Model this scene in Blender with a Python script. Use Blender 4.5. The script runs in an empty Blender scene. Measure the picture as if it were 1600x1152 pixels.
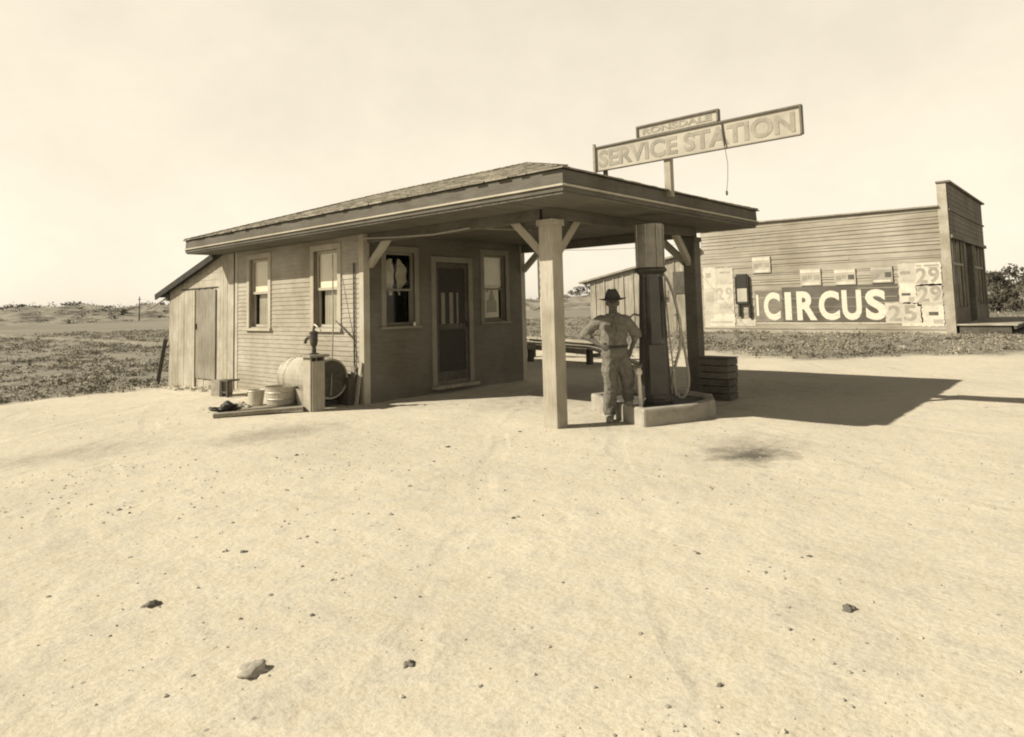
import bpy, bmesh, math, random
import numpy as np
from mathutils import Vector, Matrix, noise
random.seed(7)
PI = math.pi
# ---------------------------------------------------------------- scene, camera, world, sun, exposure
sc = bpy.context.scene
COL = sc.collection
sc.render.engine = 'CYCLES'
sc.cycles.filter_width = 2.0
sc.cycles.max_bounces = 6; sc.cycles.diffuse_bounces = 2
sc.cycles.use_denoising = True
sc.view_settings.view_transform = 'Standard'
sc.view_settings.look = 'None'
sc.view_settings.exposure = 0.6
sc.view_settings.gamma = 1.0

F, PX, PY = 1050.274, 779.394, 398.459          # focal length and principal point in photograph pixels (1600 x 1152)
PITCH, ROLL, YAW = 0.07564, -0.023988, 0.738824
fw = Vector((math.cos(PITCH)*math.cos(YAW), math.cos(PITCH)*math.sin(YAW), math.sin(PITCH)))
r0 = fw.cross(Vector((0, 0, 1))).normalized(); u0 = r0.cross(fw)
rr = math.cos(ROLL)*r0 + math.sin(ROLL)*u0; uu = -math.sin(ROLL)*r0 + math.cos(ROLL)*u0
cam = bpy.data.cameras.new('camera'); cam_o = bpy.data.objects.new('camera', cam); COL.objects.link(cam_o)
cam.sensor_width = 36; cam.lens = F/1600*36; cam.clip_start = 0.05; cam.clip_end = 5000
cam.shift_x = (800-PX)/1600; cam.shift_y = -(576-PY)/1600
m = Matrix((rr, uu, -fw)).transposed().to_4x4(); m.translation = Vector((0, 0, 1.5))
cam_o.matrix_world = m
sc.camera = cam_o

SUN = Vector((2.95, -2.08, -2.80)).normalized()          # direction the light travels
el = math.asin(-SUN.z); az = math.atan2(-SUN.x, -SUN.y)
world = bpy.data.worlds.new('World'); sc.world = world; world.use_nodes = True
wn = world.node_tree; wn.nodes.clear()
sky = wn.nodes.new('ShaderNodeTexSky'); sky.sky_type = 'NISHITA'; sky.sun_disc = False
sky.sun_elevation = el; sky.sun_rotation = az; sky.dust_density = 1.5; sky.air_density = 1.0
bw = wn.nodes.new('ShaderNodeRGBToBW'); gm = wn.nodes.new('ShaderNodeMath'); gm.operation = 'POWER'; gm.inputs[1].default_value = 0.22
tint = wn.nodes.new('ShaderNodeMixRGB'); tint.blend_type = 'MULTIPLY'; tint.inputs[0].default_value = 1
tint.inputs[2].default_value = (1.0, 0.895, 0.715, 1)
mul = wn.nodes.new('ShaderNodeMath'); mul.operation = 'MULTIPLY'; mul.inputs[1].default_value = 3.42
bg = wn.nodes.new('ShaderNodeBackground'); bg.inputs[1].default_value = 0.15
wo = wn.nodes.new('ShaderNodeOutputWorld')
L = wn.links.new
L(sky.outputs[0], bw.inputs[0]); L(bw.outputs[0], gm.inputs[0]); L(gm.outputs[0], mul.inputs[0]); L(mul.outputs[0], tint.inputs[1])
wtc = wn.nodes.new('ShaderNodeTexCoord'); wsp = wn.nodes.new('ShaderNodeSeparateXYZ'); wmr = wn.nodes.new('ShaderNodeMapRange'); wmu = wn.nodes.new('ShaderNodeMixRGB')
wmr.interpolation_type = 'SMOOTHSTEP'; wmr.inputs[1].default_value = 0.43; wmr.inputs[2].default_value = 0.62; wmr.inputs[3].default_value = 1.0; wmr.inputs[4].default_value = 0.04   # milky low sky, deep zenith
wmu.blend_type = 'MULTIPLY'; wmu.inputs[0].default_value = 1
L(wtc.outputs['Generated'], wsp.inputs[0]); L(wsp.outputs[2], wmr.inputs[0]); L(tint.outputs[0], wmu.inputs[1]); L(wmr.outputs[0], wmu.inputs[2])
cn = wn.nodes.new('ShaderNodeTexNoise'); cn.inputs['Scale'].default_value = 5.5; cn.inputs['Detail'].default_value = 7; cn.inputs['Roughness'].default_value = 0.62
cmp_ = wn.nodes.new('ShaderNodeMapping'); cmp_.inputs['Scale'].default_value = (1, 1, 1.4)      # thin high cloud, almost burnt out
crr = wn.nodes.new('ShaderNodeMapRange'); crr.inputs[1].default_value = 0.35; crr.inputs[2].default_value = 0.7; crr.inputs[3].default_value = 0.94; crr.inputs[4].default_value = 1.03
wm2 = wn.nodes.new('ShaderNodeMixRGB'); wm2.blend_type = 'MULTIPLY'; wm2.inputs[0].default_value = 1
L(wtc.outputs['Generated'], cmp_.inputs[0]); L(cmp_.outputs[0], cn.inputs['Vector']); L(cn.outputs[0], crr.inputs[0]); L(wmu.outputs[0], wm2.inputs[1]); L(crr.outputs[0], wm2.inputs[2])
L(wm2.outputs[0], bg.inputs[0]); L(bg.outputs[0], wo.inputs[0])
sl = bpy.data.lights.new('sun', 'SUN'); sl.energy = 5.0; sl.angle = math.radians(0.55); sl.color = (1.0, 0.91, 0.74)
so = bpy.data.objects.new('sun', sl); COL.objects.link(so); so.location = (-20, 15, 25)
so.rotation_euler = SUN.to_track_quat('-Z', 'Y').to_euler()

# ---------------------------------------------------------------- materials
def G(g, w=1.0): return (g, g*(1-0.065*w), g*(1-0.21*w), 1)      # the warm grey every faded surface has
class NT:
    def __init__(s, name, rough=0.85, spec=0.25):
        s.m = bpy.data.materials.new(name); s.m.use_nodes = True
        s.t = s.m.node_tree; s.b = s.t.nodes['Principled BSDF']
        s.b.inputs['Roughness'].default_value = rough; s.b.inputs['Specular IOR Level'].default_value = spec
        s.tc = s.t.nodes.new('ShaderNodeTexCoord')
    def n(s, k, **kw):
        o = s.t.nodes.new('ShaderNode'+k)
        for a, v in kw.items(): setattr(o, a, v)
        return o
    def l(s, a, b): s.t.links.new(a, b)
    def mapping(s, scale, src='Object', rot=(0, 0, 0)):
        mp = s.n('Mapping'); mp.inputs['Scale'].default_value = scale; mp.inputs['Rotation'].default_value = rot
        s.l(s.tc.outputs[src], mp.inputs[0]); return mp.outputs[0]
    def noise(s, vec, scale, detail=4, rough=0.6, dist=0.0):
        o = s.n('TexNoise'); o.inputs['Scale'].default_value = scale; o.inputs['Detail'].default_value = detail
        o.inputs['Roughness'].default_value = rough; o.inputs['Distortion'].default_value = dist
        if vec is not None: s.l(vec, o.inputs['Vector'])
        return o.outputs[0]
    def ramp(s, fac, stops):
        o = s.n('ValToRGB'); e = o.color_ramp.elements
        e[0].position, e[0].color = stops[0]; e[1].position, e[1].color = stops[1]
        for p, c in stops[2:]:
            x = e.new(p); x.color = c
        s.l(fac, o.inputs[0]); return o.outputs[0]
    def mix(s, a, b, fac, mode='MIX'):
        o = s.n('MixRGB', blend_type=mode)
        for i, v in ((0, fac), (1, a), (2, b)):
            if hasattr(v, 'links') or hasattr(v, 'is_linked'): s.l(v, o.inputs[i])
            else: o.inputs[i].default_value = v
        return o.outputs[0]
    def bump(s, h, strength=0.3, dist=0.01, nrm=None):
        o = s.n('Bump'); o.inputs['Strength'].default_value = strength; o.inputs['Distance'].default_value = dist
        s.l(h, o.inputs['Height'])
        if nrm is not None: s.l(nrm, o.inputs['Normal'])
        s.l(o.outputs[0], s.b.inputs['Normal']); return o.outputs[0]
    def col(s, c):
        if hasattr(c, 'is_linked'): s.l(c, s.b.inputs['Base Color'])
        else: s.b.inputs['Base Color'].default_value = c

def wood(name, g, grain=(1, 1, 1), contrast=0.35, rough=0.8, bump=0.35, patch=1.2, stain=0.25):
    """weathered timber: grain streaks stretched along one axis, blotches, knots; 'grain' is the mapping scale per axis"""
    t = NT(name, rough)
    v = t.mapping(grain)
    n1 = t.noise(v, 9.0, 6, 0.65, 0.6)
    n2 = t.noise(t.mapping((1, 1, 1)), patch, 4, 0.6)
    c = t.ramp(n1, [(0.28, G(g*(1-contrast))), (0.72, G(g*(1+contrast*0.5)))])
    d = t.ramp(n2, [(0.35, G(1-stain, 0.5)), (0.65, (1, 1, 1, 1))])
    t.col(t.mix(c, d, 1.0, 'MULTIPLY'))
    t.bump(n1, bump, 0.006)
    return t.m
def plain(name, g, rough=0.7, var=0.2, scale=6.0, metal=0.0, bump=0.15, spec=0.3, w=1.0):
    t = NT(name, rough, spec)
    n = t.noise(t.mapping((1, 1, 1)), scale, 5, 0.65)
    t.col(t.ramp(n, [(0.3, G(g*(1-var), w)), (0.7, G(g*(1+var), w))]))
    t.b.inputs['Metallic'].default_value = metal
    t.bump(n, bump, 0.01)
    return t.m

M = {}
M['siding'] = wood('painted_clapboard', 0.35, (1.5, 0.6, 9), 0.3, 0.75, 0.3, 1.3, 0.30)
M['front'] = wood('dark_painted_shaded_clapboard', 0.15, (0.6, 1.5, 9), 0.28, 0.75, 0.3, 1.0, 0.3)  # darker paint, its tone lowered further to carry shade under the canopy
M['trim'] = wood('painted_trim', 0.40, (6, 6, 0.7), 0.2, 0.75, 0.2, 2.0, 0.2)
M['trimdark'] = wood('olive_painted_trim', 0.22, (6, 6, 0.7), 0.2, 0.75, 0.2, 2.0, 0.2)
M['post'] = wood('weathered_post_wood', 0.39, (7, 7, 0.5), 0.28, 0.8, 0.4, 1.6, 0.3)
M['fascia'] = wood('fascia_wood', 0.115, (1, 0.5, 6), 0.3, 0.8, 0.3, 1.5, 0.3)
M['drip'] = wood('drip_strip_wood', 0.42, (1, 0.5, 6), 0.25, 0.8, 0.3, 1.5, 0.2)
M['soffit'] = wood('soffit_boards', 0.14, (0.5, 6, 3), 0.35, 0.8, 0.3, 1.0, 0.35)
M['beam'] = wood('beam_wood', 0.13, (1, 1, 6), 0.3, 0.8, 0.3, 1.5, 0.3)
M['shed'] = wood('shed_board_wood', 0.42, (5, 5, 0.35), 0.38, 0.85, 0.5, 1.3, 0.35)
M['sheddoor'] = wood('shed_door_wood', 0.27, (5, 5, 0.35), 0.38, 0.85, 0.5, 1.3, 0.35)
M['plank'] = wood('grey_plank_wood', 0.30, (3, 3, 3), 0.4, 0.85, 0.5, 2.5, 0.3)
M['rail'] = wood('bleached_rail_wood', 0.42, (3, 1, 3), 0.3)
M['darkwood'] = wood('dark_wood', 0.10, (2, 2, 2), 0.4, 0.8, 0.4, 2.5, 0.3)
M['store'] = wood('store_lap_boards', 0.36, (1, 0.12, 2.2), 0.30, 0.85, 0.4, 0.35, 0.35)
M['storefront'] = wood('store_front_wood', 0.20, (1.2, 1, 1.2), 0.35, 0.85, 0.3, 0.6, 0.4)
M['batten'] = wood('batten_shed_wood', 0.34, (2, 1.6, 0.12), 0.45, 0.85, 0.4, 0.7, 0.35)
M['roofshed'] = plain('tar_paper_roof', 0.03, 0.85, 0.35, 5)
M['black'] = plain('black_paint', 0.025, 0.5, 0.3, 8)
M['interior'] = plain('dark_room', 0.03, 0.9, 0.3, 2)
M['blind'] = plain('window_blind_cloth', 0.75, 0.9, 0.10, 3, bump=0.05)
M['shade'] = plain('grey_curtain_cloth', 0.36, 0.9, 0.18, 3, bump=0.05)
M['curtain'] = plain('pale_curtain_cloth', 0.5, 0.9, 0.15, 3, bump=0.05)
M['screen'] = plain('door_screen_mesh', 0.035, 0.8, 0.25, 40)
M['galv'] = plain('galvanised_steel', 0.42, 0.5, 0.22, 7, 0.35, spec=0.4)
M['iron'] = plain('rusty_iron', 0.06, 0.6, 0.4, 25, 0.4)
M['ironpale'] = plain('worn_iron', 0.30, 0.5, 0.4, 25, 0.5)
M['pumpred'] = plain('dark_enamel', 0.045, 0.32, 0.35, 3, 0.1, spec=0.6)
M['globe'] = plain('measuring_cylinder_metal', 0.20, 0.38, 0.25, 5, 0.35, spec=0.5)
M['hose'] = plain('pale_canvas_hose', 0.30, 0.8, 0.2, 30)
M['white'] = plain('chalky_white_paint', 0.62, 0.8, 0.15, 3)
M['paper'] = plain('weathered_poster_paper', 0.56, 0.9, 0.14, 1.6, bump=0.1)
M['papergrey'] = plain('greyed_poster_paper', 0.36, 0.9, 0.25, 1.2, bump=0.1)
M['banner'] = wood('dark_painted_band', 0.13, (1, 0.15, 3), 0.35, 0.9, 0.3, 1.0, 0.3)
M['paper2'] = plain('yellowed_poster_paper', 0.46, 0.9, 0.18, 2.4, bump=0.1)
M['bannerpale'] = wood('greyed_band_paper', 0.21, (1, 0.3, 1), 0.3)
def worn_paint(name, a, b, cut):
    t = NT(name, 0.9, 0.1); P_ = t.mapping((1, 0.35, 3.2))
    t.col(t.mix(G(b), G(a), t.ramp(t.noise(P_, 7.0, 6, 0.75), [(cut, (0, 0, 0, 1)), (cut+0.10, (1, 1, 1, 1))])))
    return t.m
for nm_, a_, b_ in (('paper', 0.52, 0.33), ('paper2', 0.44, 0.28)):
    t_ = NT('peeling_bill_'+nm_, 0.9, 0.1); v_ = t_.mapping((1, 1, 1)); M[nm_] = t_.m
    c1_ = t_.ramp(t_.noise(v_, 1.8, 6, 0.7), [(0.3, G(a_*0.82)), (0.65, G(a_*1.1))])
    t_.col(t_.mix(G(b_), c1_, t_.ramp(t_.noise(v_, 4.5, 7, 0.8), [(0.36, (0, 0, 0, 1)), (0.44, (1, 1, 1, 1))])))
M['whitewash'] = worn_paint('flaking_white_lettering', 0.55, 0.22, 0.33)
M['ink'] = plain('faded_grey_ink', 0.27, 0.9, 0.25, 2)
M['inkdark'] = plain('dark_ink', 0.09, 0.9, 0.3, 3)
M['signface'] = plain('faded_sign_paint', 0.35, 0.85, 0.2, 2.2)
M['signink'] = plain('faded_letter_paint', 0.25, 0.85, 0.25, 6)
M['signedge'] = wood('sign_edge_wood', 0.15, (1, 1, 1), 0.3)
M['curb'] = plain('rough_concrete', 0.27, 0.92, 0.32, 4, bump=0.6)
M['oil'] = plain('oily_dirt', 0.07, 0.8, 0.5, 4, bump=0.6)
M['stone'] = plain('field_stone', 0.33, 0.9, 0.35, 12, bump=0.5)
M['stonedark'] = plain('dark_field_stone', 0.13, 0.9, 0.35, 12, bump=0.5)
M['skin'] = plain('sunburnt_skin', 0.095, 0.6, 0.1, 12, bump=0.05)
M['shirt'] = plain('khaki_work_shirt', 0.15, 0.92, 0.22, 20, bump=0.2)
M['pants'] = plain('worn_work_trousers', 0.13, 0.92, 0.32, 14, bump=0.25)
M['felt'] = plain('felt_hat', 0.055, 0.95, 0.2, 20)
M['leather'] = plain('dusty_boot_leather', 0.22, 0.7, 0.3, 15)
M['belt'] = plain('dark_belt_leather', 0.03, 0.5, 0.2, 15)
M['hair'] = plain('dark_hair', 0.02, 0.7, 0.2, 30)
M['bark'] = wood('tree_bark', 0.09, (4, 4, 1), 0.4)

def shingle_mat():
    t = NT('weathered_shingles', 0.9)
    g = t.n('NewGeometry')
    n = t.noise(t.mapping((1, 1, 1)), 1.6, 5, 0.7)
    c = t.ramp(n, [(0.3, G(0.15)), (0.7, G(0.30))])
    w = t.ramp(g.outputs['Random Per Island'], [(0.0, G(0.45, 0.4)), (1.0, (1.15, 1.13, 1.08, 1))])
    t.col(t.mix(c, w, 1.0, 'MULTIPLY'))
    t.bump(t.noise(t.mapping((1, 1, 1)), 40, 4), 0.4, 0.01)
    return t.m
M['shingle'] = shingle_mat()
def glass_mat():
    mt = bpy.data.materials.new('window_glass'); mt.use_nodes = True; t = mt.node_tree; t.nodes.clear()
    o = t.nodes.new('ShaderNodeOutputMaterial'); mx = t.nodes.new('ShaderNodeMixShader')
    tr = t.nodes.new('ShaderNodeBsdfTransparent'); gl = t.nodes.new('ShaderNodeBsdfGlossy'); fr = t.nodes.new('ShaderNodeFresnel')
    nz = t.nodes.new('ShaderNodeTexNoise'); nz.inputs['Scale'].default_value = 2.5; bp = t.nodes.new('ShaderNodeBump'); bp.inputs['Strength'].default_value = 0.12
    gl.inputs['Roughness'].default_value = 0.06; fr.inputs['IOR'].default_value = 1.5; tr.inputs[0].default_value = (0.86, 0.86, 0.82, 1)
    t.links.new(nz.outputs[0], bp.inputs['Height']); t.links.new(bp.outputs[0], gl.inputs['Normal'])
    gg = t.nodes.new('ShaderNodeNewGeometry'); io = t.nodes.new('ShaderNodeMapRange'); io.inputs[3].default_value = 1.5; io.inputs[4].default_value = 1/1.5; t.links.new(gg.outputs['Backfacing'], io.inputs[0]); t.links.new(io.outputs[0], fr.inputs['IOR']); t.links.new(fr.outputs[0], mx.inputs[0]); t.links.new(tr.outputs[0], mx.inputs[1]); t.links.new(gl.outputs[0], mx.inputs[2]); t.links.new(mx.outputs[0], o.inputs[0])
    return mt
M['glass'] = glass_mat()

# ---------------------------------------------------------------- mesh helpers
def tag(o, label=None, cat=None, group=None, kind=None):
    for k, v in (('label', label), ('category', cat), ('group', group), ('kind', kind)):
        if v: o[k] = v
    return o
def thing(name, label, cat, loc=(0, 0, 0), rz=0.0, group=None):
    o = bpy.data.objects.new(name, None); COL.objects.link(o); o.empty_display_size = 0.2
    o.location = loc; o.rotation_euler = (0, 0, rz)
    return tag(o, label, cat, group)
class MB:
    def __init__(s): s.v = []; s.f = []
    def add(s, vs, fs):
        k = len(s.v); s.v += [tuple(p) for p in vs]; s.f += [tuple(i+k for i in f) for f in fs]; return s
    def box(s, a, b):
        x0, x1 = sorted((a[0], b[0])); y0, y1 = sorted((a[1], b[1])); z0, z1 = sorted((a[2], b[2]))
        return s.add([(x0, y0, z0), (x1, y0, z0), (x1, y1, z0), (x0, y1, z0), (x0, y0, z1), (x1, y0, z1), (x1, y1, z1), (x0, y1, z1)],
                     [(0, 3, 2, 1), (4, 5, 6, 7), (0, 1, 5, 4), (1, 2, 6, 5), (2, 3, 7, 6), (3, 0, 4, 7)])
    def hexa(s, b4, t4):
        return s.add(list(b4)+list(t4), [(0, 3, 2, 1), (4, 5, 6, 7), (0, 1, 5, 4), (1, 2, 6, 5), (2, 3, 7, 6), (3, 0, 4, 7)])
    def bar(s, p, q, w, h, up=(0, 0, 1)):
        p = Vector(p); q = Vector(q); d = (q-p).normalized(); u = Vector(up)
        if abs(d.dot(u)) > 0.98: u = Vector((1, 0, 0))
        x = d.cross(u).normalized(); y = x.cross(d).normalized()
        c = [(-w/2, -h/2), (w/2, -h/2), (w/2, h/2), (-w/2, h/2)]
        return s.hexa([p+x*a+y*b for a, b in c], [q+x*a+y*b for a, b in c])
    def tube(s, pts, r, n=10, caps=True):
        pts = [Vector(p) for p in pts]; rs = r if hasattr(r, '__len__') else [r]*len(pts)
        vs = []; prev = None
        for i, p in enumerate(pts):
            d = (pts[min(i+1, len(pts)-1)]-pts[max(i-1, 0)]).normalized()
            if prev is None:
                a = Vector((0, 0, 1)) if abs(d.z) < 0.9 else Vector((1, 0, 0)); x = d.cross(a).normalized()
            else: x = (prev-d*prev.dot(d)).normalized()
            prev = x; y = d.cross(x)
            for k in range(n):
                t = 2*PI*k/n; vs.append(p+x*math.cos(t)*rs[i]+y*math.sin(t)*rs[i])
        fs = [(i*n+k, i*n+(k+1) % n, (i+1)*n+(k+1) % n, (i+1)*n+k) for i in range(len(pts)-1) for k in range(n)]
        if caps: fs += [tuple(range(n))[::-1], tuple(range((len(pts)-1)*n, len(pts)*n))]
        return s.add(vs, fs)
    def lathe(s, prof, n=24, c=(0, 0, 0), ax='Z', squash=1.0, ring=False):
        vs = []
        if ring: prof = list(prof)+[prof[0]]
        for r, z in prof:
            for k in range(n):
                t = 2*PI*k/n; a, b = r*math.cos(t), r*math.sin(t)*squash
                p = (a, b, z) if ax == 'Z' else ((a, z, b) if ax == 'Y' else (z, a, b))
                vs.append((p[0]+c[0], p[1]+c[1], p[2]+c[2]))
        fs = [(i*n+k, i*n+(k+1) % n, (i+1)*n+(k+1) % n, (i+1)*n+k) for i in range(len(prof)-1) for k in range(n)]
        if ring: return s.add(vs, fs)
        if prof[0][0] > 1e-5: fs.append(tuple(range(n))[::-1])
        if prof[-1][0] > 1e-5: fs.append(tuple(range((len(prof)-1)*n, len(prof)*n)))
        return s.add(vs, fs)
    def prism(s, poly, z0, z1):
        n = len(poly)
        vs = [(x, y, z0) for x, y in poly]+[(x, y, z1) for x, y in poly]
        return s.add(vs, [tuple(range(n))[::-1], tuple(range(n, 2*n))]+[(i, (i+1) % n, n+(i+1) % n, n+i) for i in range(n)])
    def ellips(s, c, r, n=12, h=8, ax=None):
        vs = []; c = Vector(c)
        for i in range(h+1):
            a = PI*i/h
            for k in range(n):
                t = 2*PI*k/n; vs.append(c+Vector((r[0]*math.sin(a)*math.cos(t), r[1]*math.sin(a)*math.sin(t), r[2]*math.cos(a))))
        return s.add(vs, [(i*n+k, (i+1)*n+k, (i+1)*n+(k+1) % n, i*n+(k+1) % n) for i in range(h) for k in range(n)])
    def rings(s, secs, n=20):
        """closed loft of elliptical rings: (cx, cy, cz, rx, ry)"""
        vs = []
        for cx, cy, cz, a, b in secs:
            for k in range(n):
                t = 2*PI*k/n; vs.append((cx+a*math.cos(t), cy+b*math.sin(t), cz))
        fs = [(i*n+k, i*n+(k+1) % n, (i+1)*n+(k+1) % n, (i+1)*n+k) for i in range(len(secs)-1) for k in range(n)]
        return s.add(vs, fs+[tuple(range(n))[::-1], tuple(range((len(secs)-1)*n, len(secs)*n))])
    def build(s, name, mat, parent=None, bevel=0.0, smooth=False, label=None):
        me = bpy.data.meshes.new(name); me.from_pydata(s.v, [], s.f)
        bm = bmesh.new(); bm.from_mesh(me); bmesh.ops.remove_doubles(bm, verts=bm.verts, dist=1e-6) if smooth else None
        bmesh.ops.recalc_face_normals(bm, faces=bm.faces); bm.to_mesh(me); bm.free()
        me.materials.append(mat); me.update()
        if smooth: me.polygons.foreach_set('use_smooth', [True]*len(me.polygons))
        o = bpy.data.objects.new(name, me); COL.objects.link(o)
        if parent: o.parent = parent
        if bevel:
            b = o.modifiers.new('bevel', 'BEVEL'); b.width = bevel; b.segments = 2; b.limit_method = 'ANGLE'
        if label: o['label'] = label
        return o
def B(): return MB()
def text_mesh(name, s, size, mat, parent, loc, extr=0.006, bold=0.0, width=None, height=None, spacing=1.0):
    """lettering on a west-facing (-X) surface: reads towards -Y"""
    c = bpy.data.curves.new(name, 'FONT'); c.body = s; c.size = size; c.extrude = extr; c.offset = bold
    c.align_x = 'CENTER'; c.align_y = 'CENTER'; c.space_character = spacing; c.resolution_u = 4
    t = bpy.data.objects.new(name, c); COL.objects.link(t)
    bpy.context.view_layer.update()
    me = bpy.data.meshes.new_from_object(t.evaluated_get(bpy.context.evaluated_depsgraph_get()))
    bpy.data.objects.remove(t); bpy.data.curves.remove(c)
    n = len(me.vertices); co = np.empty(n*3); me.vertices.foreach_get('co', co); co = co.reshape(-1, 3)
    mn, mx = co.min(0), co.max(0); ce = (mn+mx)/2; sz = mx-mn
    sx = width/sz[0] if width else 1; sy = height/sz[1] if height else 1
    out = np.stack([-(co[:, 2]), -(co[:, 0]-ce[0])*sx, (co[:, 1]-ce[1])*sy], 1)
    me.vertices.foreach_set('co', out.ravel()); me.materials.clear(); me.materials.append(mat); me.update(); me.name = name
    o = bpy.data.objects.new(name, me); COL.objects.link(o); o.location = loc
    if parent: o.parent = parent
    return o

def spans(a, b, cuts):
    """pieces of [a,b] left after removing the cuts"""
    out = []; x = a
    for c0, c1 in sorted(cuts):
        if c0 > x: out.append((x, min(c0, b)))
        x = max(x, c1)
    if x < b: out.append((x, b))
    return out
def lap_wall(P, u, nrm, length, z0, z1, holes, expo=0.08, t0=0.003, t1=0.014, jit=0.0, topf=None, brk=0.0):
    """rows of lap siding on a wall from P along u; holes = (u0,u1,z0,z1)"""
    mb = B(); z = z0; P = Vector(P); u = Vector(u); nrm = Vector(nrm)
    while z < z1-1e-4:
        ex = expo*(1+random.uniform(-jit, jit)*1.2); zt = min(z+ex+0.004, z1)
        cuts = [(h[0], h[1]) for h in holes if zt > h[2]+0.012 and z < h[3]-0.012]
        for a, b in spans(0, length, cuts):
            parts = [(a, b)]
            if brk:
                parts = []; x = a
                while x < b:
                    e = min(b, x+random.uniform(2.2, 5.0))
                    if b-e < 0.8: e = b
                    parts.append((x, e)); x = e+0.001
            for (pa, pb) in parts:
                o1 = t1+random.uniform(0, jit)*0.03; o0 = t0+random.uniform(0, jit)*0.004; dz = random.uniform(-jit, jit)*0.05*expo*2
                z_lo = z+dz; zz = zt
                q = lambda s_, zz_, off: P+u*s_+nrm*off+Vector((0, 0, zz_))
                mb.hexa([q(pa, z_lo, -0.002), q(pb, z_lo, -0.002), q(pb, z_lo, o1), q(pa, z_lo, o1)],
                        [q(pa, zz, -0.002), q(pb, zz, -0.002), q(pb, zz, o0), q(pa, zz, o0)])
        z += ex
    return mb
def slab_wall(P, u, nrm, length, z0, z1, holes, th=0.1):
    mb = B(); P = Vector(P); u = Vector(u); nrm = Vector(nrm)
    zs = sorted({z0, z1, *[h[2] for h in holes], *[h[3] for h in holes]})
    for a, b in zip(zs, zs[1:]):
        cuts = [(h[0], h[1]) for h in holes if h[2] < b-1e-6 and h[3] > a+1e-6]
        for s0, s1 in spans(0, length, cuts):
            q = lambda s_, z_, off: P+u*s_+nrm*off+Vector((0, 0, z_))
            mb.hexa([q(s0, a, -th), q(s1, a, -th), q(s1, a, -0.0025), q(s0, a, -0.0025)], [q(s0, b, -th), q(s1, b, -th), q(s1, b, -0.0025), q(s0, b, -0.0025)])
    return mb

def W(p):
    m_ = Matrix.LocRotScale(p.location, p.rotation_euler, p.scale)
    return (W(p.parent) @ p.matrix_parent_inverse @ m_) if p.parent else m_
def S(o):       # parts modelled in world space keep their place under their thing
    o.matrix_parent_inverse = W(o.parent).inverted(); return o
SH = SG = SI = SR = ST = SB = S
# ---------------------------------------------------------------- ground
def weedy(x, y):
    """0 bare sand .. 1 weeds"""
    n = noise.noise(Vector((x*0.35, y*0.35, 3.1)))*1.6+noise.noise(Vector((x*1.3, y*1.3, 7.7)))*0.6
    lim = 17.0+max(0.0, 5.0-y)*1.2
    a = (x-lim+n*1.5)*0.55
    b = (y-15.3+(0.35*(5.5-x) if x < 5.5 else 0)+n*1.1)*0.75
    if y < -4: b = -1
    return max(0.0, min(1.0, max(a, b)))
def height(x, y):
    d = math.hypot(x, y)
    z = 0.0
    if y > 12 and x < 14: z -= min(0.14, (y-12)*0.035)
    w = weedy(x, y)
    z += 0.012*noise.noise(Vector((x*0.9, y*0.9, 0)))*min(1, d/4)+0.006*noise.noise(Vector((x*3.1, y*3.1, 5)))
    z += 0.05*w*noise.noise(Vector((x*0.8, y*0.8, 9)))+0.02*w*noise.noise(Vector((x*2.5, y*2.5, 1)))
    if d > 150:
        t = min(1, (d-150)/22.0); t = t*t*(3-2*t)
        ang = math.atan2(y, x)
        top = 3.5+1.6*noise.noise(Vector((ang*14, 0, 2)))+0.8*noise.noise(Vector((ang*60, d*0.02, 4)))+0.5*noise.noise(Vector((x*0.08, y*0.08, 0)))
        z += t*top
    return z
def grid_axis(lo, hi, c, fine, step, n):
    """dense spacing near c, geometric growth outside"""
    out = list(np.arange(c-fine, c+fine+1e-6, step))
    s = step; x = c+fine
    while x < hi: s *= 1.13; x += s; out.append(x)
    s = step; x = c-fine
    while x > lo: s *= 1.13; x -= s; out.insert(0, x)
    return out
xs = grid_axis(-600, 2500, 8, 11, 0.16, 0); ys = grid_axis(-600, 2500, 8, 12, 0.16, 0)
nx, ny = len(xs), len(ys)
gv = [(x, y, height(x, y)) for y in ys for x in xs]
gf = [(j*nx+i, j*nx+i+1, (j+1)*nx+i+1, (j+1)*nx+i) for j in range(ny-1) for i in range(nx-1)]
me = bpy.data.meshes.new('ground'); me.from_pydata(gv, [], gf)
at = me.attributes.new('weed', 'FLOAT', 'POINT'); at.data.foreach_set('value', [weedy(v[0], v[1]) for v in gv])
me.polygons.foreach_set('use_smooth', [True]*len(me.polygons))
ground = bpy.data.objects.new('ground', me); COL.objects.link(ground); tag(ground, kind='structure')
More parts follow.
